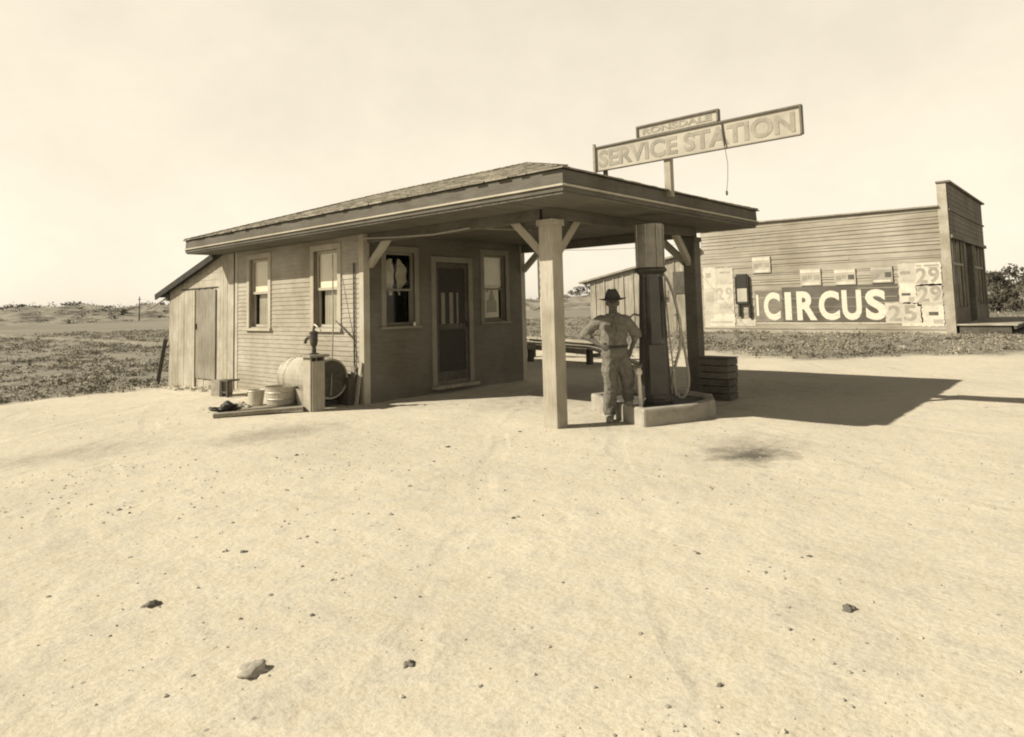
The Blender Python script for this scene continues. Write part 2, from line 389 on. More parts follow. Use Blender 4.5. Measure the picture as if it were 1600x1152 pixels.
def ground_mat():
    t = NT('sandy_lot', 0.95, 0.1)
    P_ = t.mapping((1, 1, 1))
    n1 = t.noise(P_, 0.55, 5, 0.6); n2 = t.noise(P_, 5.0, 6, 0.7); n3 = t.noise(P_, 45.0, 4, 0.7)
    sand = t.ramp(n1, [(0.3, G(0.51)), (0.7, G(0.59))])
    sand = t.mix(sand, t.ramp(n2, [(0.32, G(0.90, 0.4)), (0.62, (1, 1, 1, 1))]), 1.0, 'MULTIPLY')
    sand = t.mix(sand, t.ramp(n3, [(0.30, G(0.80, 0.3)), (0.55, (1, 1, 1, 1))]), 1.0, 'MULTIPLY')
    # scattered trash-coloured specks
    vo = t.n('TexVoronoi'); vo.inputs['Scale'].default_value = 7.0; t.l(P_, vo.inputs['Vector'])
    mk = t.noise(P_, 1.3, 3, 0.5)
    sp = t.ramp(vo.outputs['Distance'], [(0.05, (1, 1, 1, 1)), (0.11, (0, 0, 0, 1))])
    mk2 = t.ramp(mk, [(0.52, (0, 0, 0, 1)), (0.6, (1, 1, 1, 1))])
    spf = t.mix(sp, mk2, 1.0, 'MULTIPLY')
    sand = t.mix(sand, G(0.24), spf)
    # oil stains: round soft-edged blots; the broadest paint canopy shade into the sand
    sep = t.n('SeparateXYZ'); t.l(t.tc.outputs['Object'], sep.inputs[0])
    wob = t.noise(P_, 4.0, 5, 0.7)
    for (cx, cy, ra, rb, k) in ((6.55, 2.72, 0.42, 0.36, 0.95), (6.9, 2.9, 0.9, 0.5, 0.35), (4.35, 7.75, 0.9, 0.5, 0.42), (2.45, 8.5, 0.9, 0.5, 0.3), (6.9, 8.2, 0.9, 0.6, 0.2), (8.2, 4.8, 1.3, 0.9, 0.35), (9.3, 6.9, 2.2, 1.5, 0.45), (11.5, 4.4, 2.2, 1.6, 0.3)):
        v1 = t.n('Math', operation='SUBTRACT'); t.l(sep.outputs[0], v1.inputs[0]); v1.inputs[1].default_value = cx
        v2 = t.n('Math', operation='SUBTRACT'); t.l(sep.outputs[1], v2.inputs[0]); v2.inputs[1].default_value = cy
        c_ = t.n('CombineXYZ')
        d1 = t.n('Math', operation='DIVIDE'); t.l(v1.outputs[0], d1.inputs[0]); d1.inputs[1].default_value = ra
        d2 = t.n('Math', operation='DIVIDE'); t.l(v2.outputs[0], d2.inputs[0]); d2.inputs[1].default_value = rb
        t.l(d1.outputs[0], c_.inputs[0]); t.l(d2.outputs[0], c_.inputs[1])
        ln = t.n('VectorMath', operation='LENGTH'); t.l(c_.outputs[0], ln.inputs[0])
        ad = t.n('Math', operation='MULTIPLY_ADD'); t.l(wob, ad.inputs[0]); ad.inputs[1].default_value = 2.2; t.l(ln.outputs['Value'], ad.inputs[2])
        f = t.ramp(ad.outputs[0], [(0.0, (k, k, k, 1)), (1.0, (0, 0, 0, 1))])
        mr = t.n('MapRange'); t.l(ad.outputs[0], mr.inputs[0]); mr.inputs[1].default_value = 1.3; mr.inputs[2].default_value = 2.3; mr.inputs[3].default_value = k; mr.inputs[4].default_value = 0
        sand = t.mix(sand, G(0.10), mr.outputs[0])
    soil = t.ramp(t.noise(P_, 2.2, 6, 0.7), [(0.3, G(0.12)), (0.7, G(0.28))])
    far = t.ramp(t.noise(t.mapping((0.02, 0.02, 0.02)), 3.0, 5, 0.6), [(0.35, G(0.17)), (0.65, G(0.24))])
    rad = t.n('VectorMath', operation='LENGTH'); t.l(t.tc.outputs['Object'], rad.inputs[0])
    mr = t.n('MapRange'); t.l(rad.outputs['Value'], mr.inputs[0]); mr.inputs[1].default_value = 44; mr.inputs[2].default_value = 62
    soil = t.mix(soil, far, mr.outputs[0])
    # scrub-covered bluffs beyond the field
    scrub = t.ramp(t.noise(t.mapping((0.12, 0.12, 0.3)), 2.0, 5, 0.7), [(0.38, G(0.07)), (0.58, G(0.26))])
    mr = t.n('MapRange'); t.l(rad.outputs['Value'], mr.inputs[0]); mr.inputs[1].default_value = 148; mr.inputs[2].default_value = 152
    soil = t.mix(soil, scrub, mr.outputs[0])
    a = t.n('Attribute', attribute_name='weed')
    wm = t.n('Math', operation='MULTIPLY_ADD'); t.l(n2, wm.inputs[0]); wm.inputs[1].default_value = 1.7; wm.inputs[2].default_value = -0.85
    ws = t.n('Math', operation='ADD', use_clamp=True); t.l(a.outputs['Fac'], ws.inputs[0]); t.l(wm.outputs[0], ws.inputs[1])
    t.col(t.mix(sand, soil, ws.outputs[0]))
    # wheel ruts: bands across a noisy rotated coordinate
    hgt = None
    for ang, off, sc_, wobble in ((0.95, 0.2, 0.16, 0.5), (-0.35, 3.1, 0.10, 0.8), (0.45, 1.4, 0.12, 0.7)):
        rv = t.n('Mapping'); rv.inputs['Rotation'].default_value = (0, 0, ang); t.l(t.tc.outputs['Object'], rv.inputs[0])
        sx = t.n('SeparateXYZ'); t.l(rv.outputs[0], sx.inputs[0])
        wn_ = t.noise(rv.outputs[0], 0.22, 2, 0.5)
        a1 = t.n('Math', operation='MULTIPLY_ADD'); t.l(wn_, a1.inputs[0]); a1.inputs[1].default_value = wobble*3; t.l(sx.outputs[0], a1.inputs[2])
        a2 = t.n('Math', operation='MULTIPLY_ADD'); t.l(a1.outputs[0], a2.inputs[0]); a2.inputs[1].default_value = sc_; a2.inputs[2].default_value = off
        a3 = t.n('Math', operation='FRACT'); t.l(a2.outputs[0], a3.inputs[0])
        z0_, z1_ = (0, 0, 0, 1), (1, 1, 1, 1); h2 = (0.7, 0.7, 0.7, 1)
        rm = t.ramp(a3.outputs[0], [(0.0, h2), (0.14, h2), (0.155, z1_), (0.165, z0_), (0.185, z0_), (0.195, z1_), (0.21, h2), (0.36, h2), (0.375, z1_), (0.385, z0_), (0.405, z0_), (0.415, z1_), (0.43, h2), (1.0, h2)])
        br_ = t.ramp(t.noise(rv.outputs[0], 0.9, 4, 0.6), [(0.42, (0, 0, 0, 1)), (0.62, (1, 1, 1, 1))])
        rm = t.mix(h2, rm, br_)
        hgt = rm if hgt is None else t.mix(hgt, rm, 1.0, 'MULTIPLY')
    n4 = t.noise(P_, 1.7, 4, 0.6)
    b0 = t.bump(hgt, 0.5, 0.03); b1 = t.bump(n4, 0.55, 0.06, b0)
    fv = t.n('TexVoronoi'); fv.inputs['Scale'].default_value = 2.6; fv.inputs['Randomness'].default_value = 1.0; t.l(t.mapping((1, 1.7, 1), rot=(0, 0, 0.5)), fv.inputs['Vector'])
    fm = t.ramp(fv.outputs['Distance'], [(0.10, (0, 0, 0, 1)), (0.20, (1, 1, 1, 1))])       # scuffs and foot marks
    fm = t.mix((1, 1, 1, 1), fm, t.ramp(t.noise(P_, 0.6, 3, 0.5), [(0.48, (0, 0, 0, 1)), (0.58, (1, 1, 1, 1))])); b1 = t.bump(fm, 0.25, 0.012, b1); b1 = t.bump(n2, 0.45, 0.025, b1); t.bump(n3, 0.42, 0.006, b1)
    return t.m
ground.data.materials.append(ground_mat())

# ---------------------------------------------------------------- filling station
X0, X1, Y0, Y1 = 6.49, 10.45, 8.85, 13.15       # wall faces
ZT = 2.72                                          # soffit
EX0, EX1, EY0, EY1 = 5.80, 11.18, 4.32, 13.95   # eaves
st = thing('filling_station', 'low wooden filling station with hipped shingle roof reaching over the pump on square posts', 'filling station', (X0, Y0, 0))
# side wall openings (u runs from the near corner along +Y)
wz0, wz1 = 1.20, 2.52
side_holes = [(9.55-Y0, 10.27-Y0, wz0, wz1), (11.83-Y0, 12.56-Y0, wz0, wz1)]
front_holes = [(6.92-X0, 7.54-X0, 1.22, 2.44), (8.02-X0, 8.84-X0, 0.20, 2.30), (9.26-X0, 9.88-X0, 1.22, 2.48)]
w1 = S(slab_wall((X0, Y0+0.1, -0.1), (0, 1, 0), (-1, 0, 0), Y1-Y0-0.1, 0, ZT+0.1, [(a-0.1, b-0.1, c+0.1, d+0.1) for a, b, c, d in side_holes]).build('side_wall', M['siding'], st))
sid = lap_wall((X0, Y0+0.11, 0), (0, 1, 0), (-1, 0, 0), Y1-Y0-0.11, -0.04, ZT-0.01, [(a-0.11, b-0.11, c, d) for a, b, c, d in side_holes], 0.079, jit=0.06).build('clapboards', M['siding'], w1)
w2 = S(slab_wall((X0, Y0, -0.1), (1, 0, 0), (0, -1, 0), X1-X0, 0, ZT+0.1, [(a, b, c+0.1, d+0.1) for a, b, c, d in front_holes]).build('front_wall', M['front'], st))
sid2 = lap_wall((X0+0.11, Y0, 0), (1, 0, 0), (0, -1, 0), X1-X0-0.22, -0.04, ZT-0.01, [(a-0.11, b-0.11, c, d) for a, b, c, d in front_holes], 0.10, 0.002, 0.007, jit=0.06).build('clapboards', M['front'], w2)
bk = B().box((X0+0.001, Y1, -0.1), (X1, Y1+0.1, ZT)).box((X1-0.1, Y0+0.001, -0.1), (X1, Y1-0.001, ZT)).build('rear_walls', M['siding'], st); S(bk)
S(lap_wall((X1, Y0+0.11, 0), (0, 1, 0), (1, 0, 0), Y1-Y0-0.11, -0.04, ZT-0.01, [], 0.1).build('far_side_clapboards', M['siding'], st))
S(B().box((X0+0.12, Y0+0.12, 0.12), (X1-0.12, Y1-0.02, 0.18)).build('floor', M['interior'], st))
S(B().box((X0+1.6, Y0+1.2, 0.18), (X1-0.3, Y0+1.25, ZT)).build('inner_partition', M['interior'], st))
# corner boards
for n_, a, b in (('corner_board', (X0-0.022, Y0-0.022, -0.05), (X0+0.1, Y0+0.1, ZT-0.012)), ('corner_board', (X1-0.1, Y0-0.02, -0.05), (X1+0.022, Y0+0.1, ZT-0.012)), ('corner_board', (X0-0.02, Y1-0.10, -0.08), (X0+0.05, Y1+0.01, ZT-0.012))):
    S(B().box(a, b).build(n_, M['trim'], st, bevel=0.003))
S(B().tube([(X0-0.035, Y0+0.22, 0.0), (X0-0.035, Y0+0.22, 2.25)], 0.013, 8).build('conduit', M['iron'], st))
S(B().box((X0-0.028, Y1+0.015, -0.1), (X0-0.002, Y1+0.05, ZT-0.02)).build('joint_strip', M['black'], st))

def window_x(y0, y1, z0, z1, blind_z, parent, side=True, x=X0):
    """double-hung window in the side wall"""
    f = S(B().box((x-0.03, y0-0.10, z0-0.02), (x+0.02, y0, z1+0.1)).box((x-0.03, y1, z0-0.02), (x+0.02, y1+0.10, z1+0.1))
          .box((x-0.03, y0, z1), (x+0.02, y1, z1+0.1)).build('window_frame', M['trim'], parent, bevel=0.003))
    s_ = B().box((x-0.065, y0-0.13, z0-0.065), (x+0.02, y1+0.13, z0-0.021)).build('sill', M['trim'], f)
    jm = B().box((x+0.021, y0-0.02, z0), (x+0.12, y0+0.004, z1)).box((x+0.021, y1-0.004, z0), (x+0.12, y1+0.02, z1)).box((x+0.021, y0+0.004, z1-0.004), (x+0.12, y1-0.004, z1+0.02)).box((x+0.021, y0+0.004, z0-0.02), (x+0.12, y1-0.004, z0+0.004))
    jm.build('jamb', M['trimdark'], f)
    zm = (z0+z1)/2
    for k, (a, b, o) in enumerate(((z0+0.006, zm+0.02, 0.085), (zm-0.02, z1-0.006, 0.045))):
        w = 0.045
        B().box((x+o, y0+0.006, a), (x+o+0.03, y0+w, b)).box((x+o, y1-w, a), (x+o+0.03, y1-0.006, b)).box((x+o, y0+w, a), (x+o+0.03, y1-w, a+w)).box((x+o, y0+w, b-w), (x+o+0.03, y1-w, b)).build('sash', M['trim'], f)
        B().add([(x+o+0.014, y0+w-0.004, a+w-0.004), (x+o+0.014, y1-w+0.004, a+w-0.004), (x+o+0.014, y1-w+0.004, b-w+0.004), (x+o+0.014, y0+w-0.004, b-w+0.004)], [(3, 2, 1, 0)]).build('pane', M['glass'], f)
    B().box((x+0.079, y0+0.005, blind_z), (x+0.083, y1-0.05, z1-0.003)).build('blind', M['blind'], f)
    cv = B(); n = 24
    for i in range(n):
        ya = y0+0.01+(y1-y0-0.12)*i/n; yb = y0+0.01+(y1-y0-0.12)*(i+1)/n
        xa = x+0.135+0.006*math.sin(i*1.9); xb = x+0.135+0.006*math.sin((i+1)*1.9)
        cv.add([(xa, ya, z0-0.03), (xb, yb, z0-0.03), (xb, yb, z1), (xa, ya, z1)], [(0, 1, 2, 3)])
    cv.build('curtain', M['shade'], f)
window_x(9.55, 10.27, wz0, wz1, 1.885, w1)
window_x(11.83, 12.56, wz0, wz1, 1.885, w1)

def window_y(x0, x1, z0, z1, parent, kind):
    y = Y0
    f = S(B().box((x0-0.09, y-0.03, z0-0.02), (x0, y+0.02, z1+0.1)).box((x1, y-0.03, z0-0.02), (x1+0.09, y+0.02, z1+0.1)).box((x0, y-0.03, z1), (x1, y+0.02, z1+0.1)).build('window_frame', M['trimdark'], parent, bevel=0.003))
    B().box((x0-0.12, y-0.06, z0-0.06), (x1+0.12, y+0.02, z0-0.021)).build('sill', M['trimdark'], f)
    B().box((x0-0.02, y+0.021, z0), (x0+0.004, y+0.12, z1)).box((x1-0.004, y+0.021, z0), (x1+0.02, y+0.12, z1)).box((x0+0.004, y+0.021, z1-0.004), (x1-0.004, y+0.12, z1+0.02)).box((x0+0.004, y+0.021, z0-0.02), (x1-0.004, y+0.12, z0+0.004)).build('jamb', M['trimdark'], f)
    zm = (z0+z1)/2-0.02
    for a, b, o in ((z0+0.006, zm+0.02, 0.085), (zm-0.02, z1-0.006, 0.045)):
        w = 0.035
        B().box((x0+0.006, y+o, a), (x0+w, y+o+0.03, b)).box((x1-w, y+o, a), (x1-0.006, y+o+0.03, b)).box((x0+w, y+o, a), (x1-w, y+o+0.03, a+w)).box((x0+w, y+o, b-w), (x1-w, y+o+0.03, b)).build('sash', M['trimdark'], f)
        B().add([(x0+w-0.004, y+o+0.014, a+w-0.004), (x1-w+0.004, y+o+0.014, a+w-0.004), (x1-w+0.004, y+o+0.014, b-w+0.004), (x0+w-0.004, y+o+0.014, b-w+0.004)], [(0, 1, 2, 3)]).build('pane', M['glass'], f)
    if kind == 'swag':
        for sgn in (-1, 1):
            cv = B(); n = 14; cx = (x0+x1)/2
            for i in range(n):
                t0, t1 = i/n, (i+1)/n
                def row(t):
                    z = z1-0.10-0.62*t; wd = 0.10+0.19*math.sin(PI*min(1, t*1.15))*(1 if t < 0.62 else 1)
                    inner = cx+sgn*(0.015+0.10*abs(t-0.45)); outer = cx+sgn*min(0.27, 0.02+wd)
                    return inner, outer, z
                a0, b0, za = row(t0); a1, b1, zb = row(t1)
                yy = y+0.135+0.01*math.sin(i*1.3)
                cv.add([(a0, yy, za), (b0, yy+0.02, za), (b1, yy+0.02, zb), (a1, yy, zb)], [(0, 1, 2, 3)])
            cv.build('curtain', M['curtain'], f)
    else:
        B().box((x0+0.005, y+0.078, zm+0.03), (x1-0.04, y+0.082, z1-0.003)).build('blind', M['blind'], f)
    return f
window_y(6.92, 7.54, 1.22, 2.44, w2, 'swag')
fr = window_y(9.26, 9.88, 1.22, 2.48, w2, 'blind')
# poster inside the window: pale border, grey rider picture
po = thing('picture_poster', 'pale bordered picture poster in the window right of the station door', 'poster', (9.53, Y0+0.052, 1.28))
B().box((-0.20, 0, 0), (0.20, 0.006, 0.62)).build('sheet', M['paper'], po)
pm = B().box((-0.14, -0.003, 0.08), (0.14, -0.001, 0.34)).prism([(0, 0)]*3, 0, 0) if False else B().box((-0.14, -0.003, 0.10), (0.14, -0.001, 0.33))
pm.add([(-0.09, -0.0025, 0.33), (0.10, -0.0025, 0.33), (0.06, -0.0025, 0.44), (0.03, -0.0025, 0.55), (-0.03, -0.0025, 0.54), (-0.06, -0.0025, 0.42)], [(0, 1, 2, 3, 4, 5)])
pm.add([(-0.15, -0.0025, 0.47), (-0.08, -0.0025, 0.50), (-0.09, -0.0025, 0.56), (-0.15, -0.0025, 0.56)], [(0, 1, 2, 3)])
pm.build('printed_picture', M['ink'], po)

# door
dr = S(B().box((7.92, Y0-0.035, 0.14), (8.02, Y0+0.02, 2.40)).box((8.84, Y0-0.035, 0.14), (8.94, Y0+0.02, 2.40)).box((8.02, Y0-0.035, 2.30), (8.84, Y0+0.02, 2.40)).build('door_frame', M['trimdark'], w2, bevel=0.003))
S(B().box((7.90, Y0-0.16, 0.08), (8.96, Y0+0.03, 0.14)).build('door_step', M['plank'], w2, bevel=0.004))
d0, d1 = 8.03, 8.83
door = S(B().box((d0, Y0+0.0, 0.20), (d0+0.07, Y0+0.035, 2.29)).box((d1-0.07, Y0, 0.20), (d1, Y0+0.035, 2.29)).box((d0+0.07, Y0, 2.20), (d1-0.07, Y0+0.035, 2.29))
       .box((d0+0.07, Y0, 0.20), (d1-0.07, Y0+0.035, 0.36)).box((d0+0.07, Y0, 1.10), (d1-0.07, Y0+0.035, 1.20)).build('screen_door', M['darkwood'], w2))
B().box((d0+0.07, Y0+0.014, 0.36), (d1-0.07, Y0+0.018, 1.10)).box((d0+0.07, Y0+0.014, 1.20), (d1-0.07, Y0+0.018, 2.20)).build('screen', M['screen'], door)
for q in (d0+0.14, d0+0.34, d0+0.52):
    B().box((q, Y0+0.006, 1.20), (q+(0.09 if q < d0+0.5 else 0.04), Y0+0.012, 1.76)).build('push_bar', M['trimdark'], door)
B().box((d1-0.055, Y0-0.04, 1.12), (d1-0.035, Y0, 1.24)).build('handle', M['iron'], door)
S(B().lathe([(0.0, 0), (0.02, 0.0), (0.024, 0.03), (0.012, 0.06), (0.0, 0.062)], 10, (7.50, Y0-0.045, 1.20)).build('insulator_knob', M['white'], w2))

# roof
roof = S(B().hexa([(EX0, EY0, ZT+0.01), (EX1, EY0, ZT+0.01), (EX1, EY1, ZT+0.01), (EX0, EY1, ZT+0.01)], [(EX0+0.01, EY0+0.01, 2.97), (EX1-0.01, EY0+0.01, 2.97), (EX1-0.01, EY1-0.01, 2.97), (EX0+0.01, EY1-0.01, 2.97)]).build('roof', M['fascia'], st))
hw = (EX1-EX0)/2; xc = (EX0+EX1)/2; RZ = 3.83; ze = 2.985; slope = (RZ-ze)/hw
def shingles():
    mb = B(); e = 0.125; ov = 0.05
    def slope_side(org, u, inn, L_):
        org = Vector(org); u = Vector(u); inn = Vector(inn); k = 0
        while k*e < hw:
            t0 = k*e-ov*0.6 if k == 0 else k*e; t1 = min((k+1)*e+0.05, hw)
            a = max(0, k*e-0.0)+0.0; s0 = a-0.03; s1 = L_-a+0.03; x = s0
            zoff = 0.0
            while x < s1:
                w = random.uniform(0.09, 0.22); xe = min(x+w, s1)
                j = random.uniform(-0.012, 0.012); th = 0.010+random.uniform(0, 0.006)
                q = lambda s_, t_, h_: org+u*min(max(s_, t_-0.012), L_-t_+0.012)+inn*t_+Vector((0, 0, ze+t_*slope+h_))
                mb.hexa([q(x, t0+j, 0.0), q(xe-0.004, t0+j, 0.0), q(xe-0.004, t1, -0.004), q(x, t1, -0.004)],
                        [q(x, t0+j, th+0.006), q(xe-0.004, t0+j, th+0.006), q(xe-0.004, t1, 0.006), q(x, t1, 0.006)])
                x = xe
            k += 1
    slope_side((EX0, EY0, 0), (0, 1, 0), (1, 0, 0), EY1-EY0)
    slope_side((EX1, EY0, 0), (0, 1, 0), (-1, 0, 0), EY1-EY0)
    slope_side((EX0, EY0, 0), (1, 0, 0), (0, 1, 0), EX1-EX0)
    slope_side((EX0, EY1, 0), (1, 0, 0), (0, -1, 0), EX1-EX0)
    return mb
sh = shingles().build('shingles', M['shingle'], roof)
ya, yb = EY0+hw, EY1-hw
B().add([(EX0, EY0, ze), (EX1, EY0, ze), (EX1, EY1, ze), (EX0, EY1, ze), (xc, ya, RZ), (xc, yb, RZ)], [(0, 1, 4), (1, 2, 5, 4), (2, 3, 5), (3, 0, 4, 5), (0, 3, 2, 1)]).build('decking', M['fascia'], roof)
cap = B()
for p, q in (((EX0, EY0, ze), (xc, ya, RZ)), ((EX1, EY0, ze), (xc, ya, RZ)), ((EX0, EY1, ze), (xc, yb, RZ)), ((EX1, EY1, ze), (xc, yb, RZ)), ((xc, ya, RZ), (xc, yb, RZ))):
    p = Vector(p); q = Vector(q); n = int((q-p).length/0.14)
    for i in range(n):
        a = p.lerp(q, i/n)+Vector((0, 0, 0.018+random.uniform(0, 0.004))); b = p.lerp(q, min(1, (i+1.25)/n))+Vector((0, 0, 0.013)); cap.bar(a, b, 0.13, 0.014)
cap.build('hip_shingles', M['shingle'], roof)
# bright drip strip at the foot of the fascia, and the soffit boards
ds = B()
for p, q in (((EX0-0.012, EY0-0.012, 2.795), (EX0-0.012, EY1+0.012, 2.795)), ((EX0, EY0-0.012, 2.795), (EX1, EY0-0.012, 2.795)), ((EX1+0.012, EY0-0.012, 2.795), (EX1+0.012, EY1+0.012, 2.795))):
    ds.bar(p, q, 0.024, 0.022)
ds.build('drip_strip', M['drip'], roof)
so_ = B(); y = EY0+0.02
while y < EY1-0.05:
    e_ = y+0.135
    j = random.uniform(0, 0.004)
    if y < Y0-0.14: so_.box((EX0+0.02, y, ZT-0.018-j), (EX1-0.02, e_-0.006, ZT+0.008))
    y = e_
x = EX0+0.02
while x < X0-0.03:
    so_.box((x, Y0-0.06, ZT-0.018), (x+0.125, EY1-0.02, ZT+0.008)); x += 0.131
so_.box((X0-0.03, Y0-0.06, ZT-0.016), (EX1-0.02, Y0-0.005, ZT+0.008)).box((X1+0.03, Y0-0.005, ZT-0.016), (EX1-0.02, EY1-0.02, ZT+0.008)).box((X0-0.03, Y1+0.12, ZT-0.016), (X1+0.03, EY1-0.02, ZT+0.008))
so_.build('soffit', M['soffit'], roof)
# beams, posts, braces
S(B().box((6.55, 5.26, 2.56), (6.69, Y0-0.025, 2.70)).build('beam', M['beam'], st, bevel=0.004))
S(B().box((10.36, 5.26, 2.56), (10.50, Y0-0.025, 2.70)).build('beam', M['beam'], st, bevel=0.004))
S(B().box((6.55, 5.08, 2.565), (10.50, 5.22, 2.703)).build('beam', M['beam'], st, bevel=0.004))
def post(cx, cy, lean=0.0, w=0.105, mt='post'):
    p = S(B().hexa([(cx-w, cy-w, -0.05), (cx+w, cy-w, -0.05), (cx+w, cy+w, -0.05), (cx-w, cy+w, -0.05)], [(cx-w+lean, cy-w, 2.56), (cx+w+lean, cy-w, 2.56), (cx+w+lean, cy+w, 2.56), (cx-w+lean, cy+w, 2.56)]).build('post', M[mt], st, bevel=0.008))
    cb = B().box((cx-w-0.02+lean, cy-w-0.02, 2.48), (cx+w+0.02+lean, cy+w+0.02, 2.555)); cb.build('post_cap', M[mt], p)
    return p
pA = post(6.62, 5.15); pB = post(10.42, 5.15, mt='beam')  # right post takes a darker wood colour to deepen its shade
def brace(p, q, par=None):
    S(B().bar(p, q, 0.08, 0.11).build('brace', M['post'], st, bevel=0.004))
brace((6.62, 5.24, 2.12), (6.62, 5.74, 2.60)); brace((6.71, 5.15, 2.12), (7.18, 5.15, 2.60))
brace((10.42, 5.24, 2.12), (10.42, 5.74, 2.60)); brace((10.33, 5.15, 2.12), (9.86, 5.15, 2.60))
brace((6.60, Y0-0.02, 2.20), (6.60, Y0-0.50, 2.60)); brace((10.42, Y0-0.02, 2.20), (10.42, Y0-0.50, 2.60))
# wire along the ceiling
pts = [(6.42, 8.78, 2.62), (6.48, 8.0, 2.58), (6.5, 7.2, 2.55), (6.55, 6.5, 2.58), (8.0, 6.6, 2.66)]
S(B().tube(pts, 0.012, 6).build('ceiling_wire', M['hose'], st))

# ---------------------------------------------------------------- lean-to shed at the back
sh_ = thing('lean_to_shed', 'board shed leaning against the far end of the station with sloping tar roof', 'shed', (X0, Y1, 0))
def rz_(y): return 2.72-(y-13.75)*0.262 if y > 13.75 else 2.72
mb = B(); y = Y1+0.06
while y < 16.42:
    e_ = min(y+random.uniform(0.13, 0.17), 16.42); x = X0-random.uniform(0.0, 0.012)
    if 13.92 < (y+e_)/2 < 15.72: zt = 2.03
    else: zt = None
    t0 = zt or rz_(y)-0.02; t1 = zt or rz_(e_)-0.02
    mb.hexa([(x, y+0.003, -0.22), (X0+0.03, y+0.003, -0.22), (X0+0.03, e_, -0.22), (x, e_, -0.22)], [(x, y+0.003, t0), (X0+0.03, y+0.003, t0), (X0+0.03, e_, t1), (x, e_, t1)])
    y = e_
SH(mb.build('board_wall', M['shed'], sh_))
mb = B()
for k in range(5):
    za, zb = 2.05+k*0.15, 2.05+k*0.15+0.145
    zt_ = min(zb, 2.68); yl = min(15.75, 13.70+(2.70-za)/0.262); yh = min(yl, 13.70+(2.70-zt_)/0.262)
    mb.hexa([(X0-0.012, 13.70, za), (X0+0.02, 13.70, za), (X0+0.02, yl, za), (X0-0.012, yl, za)], [(X0-0.012, 13.70, zt_), (X0+0.02, 13.70, zt_), (X0+0.02, yh, zt_), (X0-0.012, yh, zt_)])
SH(mb.build('gable_boards', M['shed'], sh_))
SH(B().box((X0-0.02, 13.9, 2.02), (X0-0.0125, 15.75, 2.045)).build('head_gap', M['black'], sh_))
SH(B().box((X0+0.04, Y1+0.11, -0.2), (X0+3.3, 16.40, 1.9)).build('inner_walls', M['darkwood'], sh_))
d = B(); y = 13.98
while y < 14.9:
    e_ = min(y+0.155, 14.95); d.box((X0-0.045, y+0.002, 0.10), (X0-0.02, e_-0.002, 2.0+random.uniform(-0.008, 0.004))); y = e_
dd = SH(d.build('door', M['sheddoor'], sh_))
B().box((X0-0.075, 14.86, 1.15), (X0-0.046, 14.90, 1.27)).build('handle', M['iron'], dd)
SH(B().box((X0-0.05, 14.97, -0.15), (X0-0.02, 15.05, 2.0)).build('door_post', M['drip'], sh_))
SH(B().hexa([(6.36, 13.70, 2.70), (10.3, 13.70, 2.70), (10.3, 16.85, 1.89), (6.36, 16.85, 1.89)], [(6.36, 13.70, 2.78), (10.3, 13.70, 2.78), (10.3, 16.85, 1.97), (6.36, 16.85, 1.97)]).build('roof', M['roofshed'], sh_))
SH(B().box((6.42, 16.4, 1.80), (6.54, 16.5, 1.96)).build('rafter_end', M['darkwood'], sh_))
SH(B().bar((6.34, 13.80, 2.695), (6.34, 16.90, 1.90), 0.03, 0.13).build('rake_board', M['roofshed'], sh_))
SH(B().tube([(7.4, 16.5, 1.95), (7.4, 16.5, 2.62)], 0.055, 10).lathe([(0.075, 2.60), (0.075, 2.63), (0.0, 2.66)], 10, (7.4, 16.5, 0)).build('stovepipe', M['iron'], sh_))
lb = tag(B().bar((6.30, 16.64, -0.2), (6.42, 16.47, 0.9), 0.03, 0.09).build('plank', M['darkwood']), 'weathered board leaning against the outer end of the shed wall', 'plank')

# ---------------------------------------------------------------- roof sign
sg = thing('roof_sign', 'long faded service station board standing on the canopy roof under a short name board', 'sign', (8.1, 4.25, 2.95))
def board(y0, y1, z0, z1, nm, lean=0.0):
    b_ = SG(B().box((8.08, y0, z0), (8.11, y1, z1)).build(nm, M['signface'], sg))
    B().box((8.055, y0, z1), (8.125, y1, z1+0.022)).box((8.055, y0-0.022, z0), (8.125, y0, z1+0.022)).box((8.055, y1, z0), (8.125, y1+0.022, z1+0.022)).box((8.07, y0, z0-0.012), (8.115, y1, z0)).build('edge_strip', M['signedge'], b_)
    return b_
bb = board(2.56, 5.42, 3.41, 3.735, 'sign_board'); b2 = board(3.56, 4.70, 3.77, 3.90, 'name_board')
text_mesh('lettering', 'SERVICE STATION', 0.3, M['signink'], bb, (8.077, 3.99, 3.572), 0.002, 0.010, 2.74, 0.245)
text_mesh('lettering', 'RONSDALE', 0.1, M['signink'], b2, (8.077, 4.13, 3.835), 0.002, 0.003, 1.0, 0.085)
SG(B().bar((8.15, 4.30, 2.9), (8.15, 4.30, 3.72), 0.09, 0.09).build('support_post', M['post'], sg))
SG(B().bar((8.15, 5.30, 3.2), (8.15, 5.30, 3.76), 0.05, 0.05).build('support_post', M['signedge'], sg))
SG(B().bar((8.06, 5.42, 3.2), (8.06, 5.42, 3.80), 0.035, 0.035).build('end_post', M['plank'], sg))
SG(B().tube([(8.065, 3.50, 3.72), (8.06, 3.49, 3.58), (8.05, 3.47, 3.42)], 0.010, 6).tube([(8.05, 3.47, 3.44), (8.05, 3.44, 3.2), (8.05, 3.45, 3.0), (8.05, 3.47, 2.86)], 0.0035, 5).lathe([(0, 2.80), (0.014, 2.81), (0.014, 2.85), (0, 2.87)], 8, (8.05, 3.47, 0)).build('hanging_cord', M['iron'], sg))

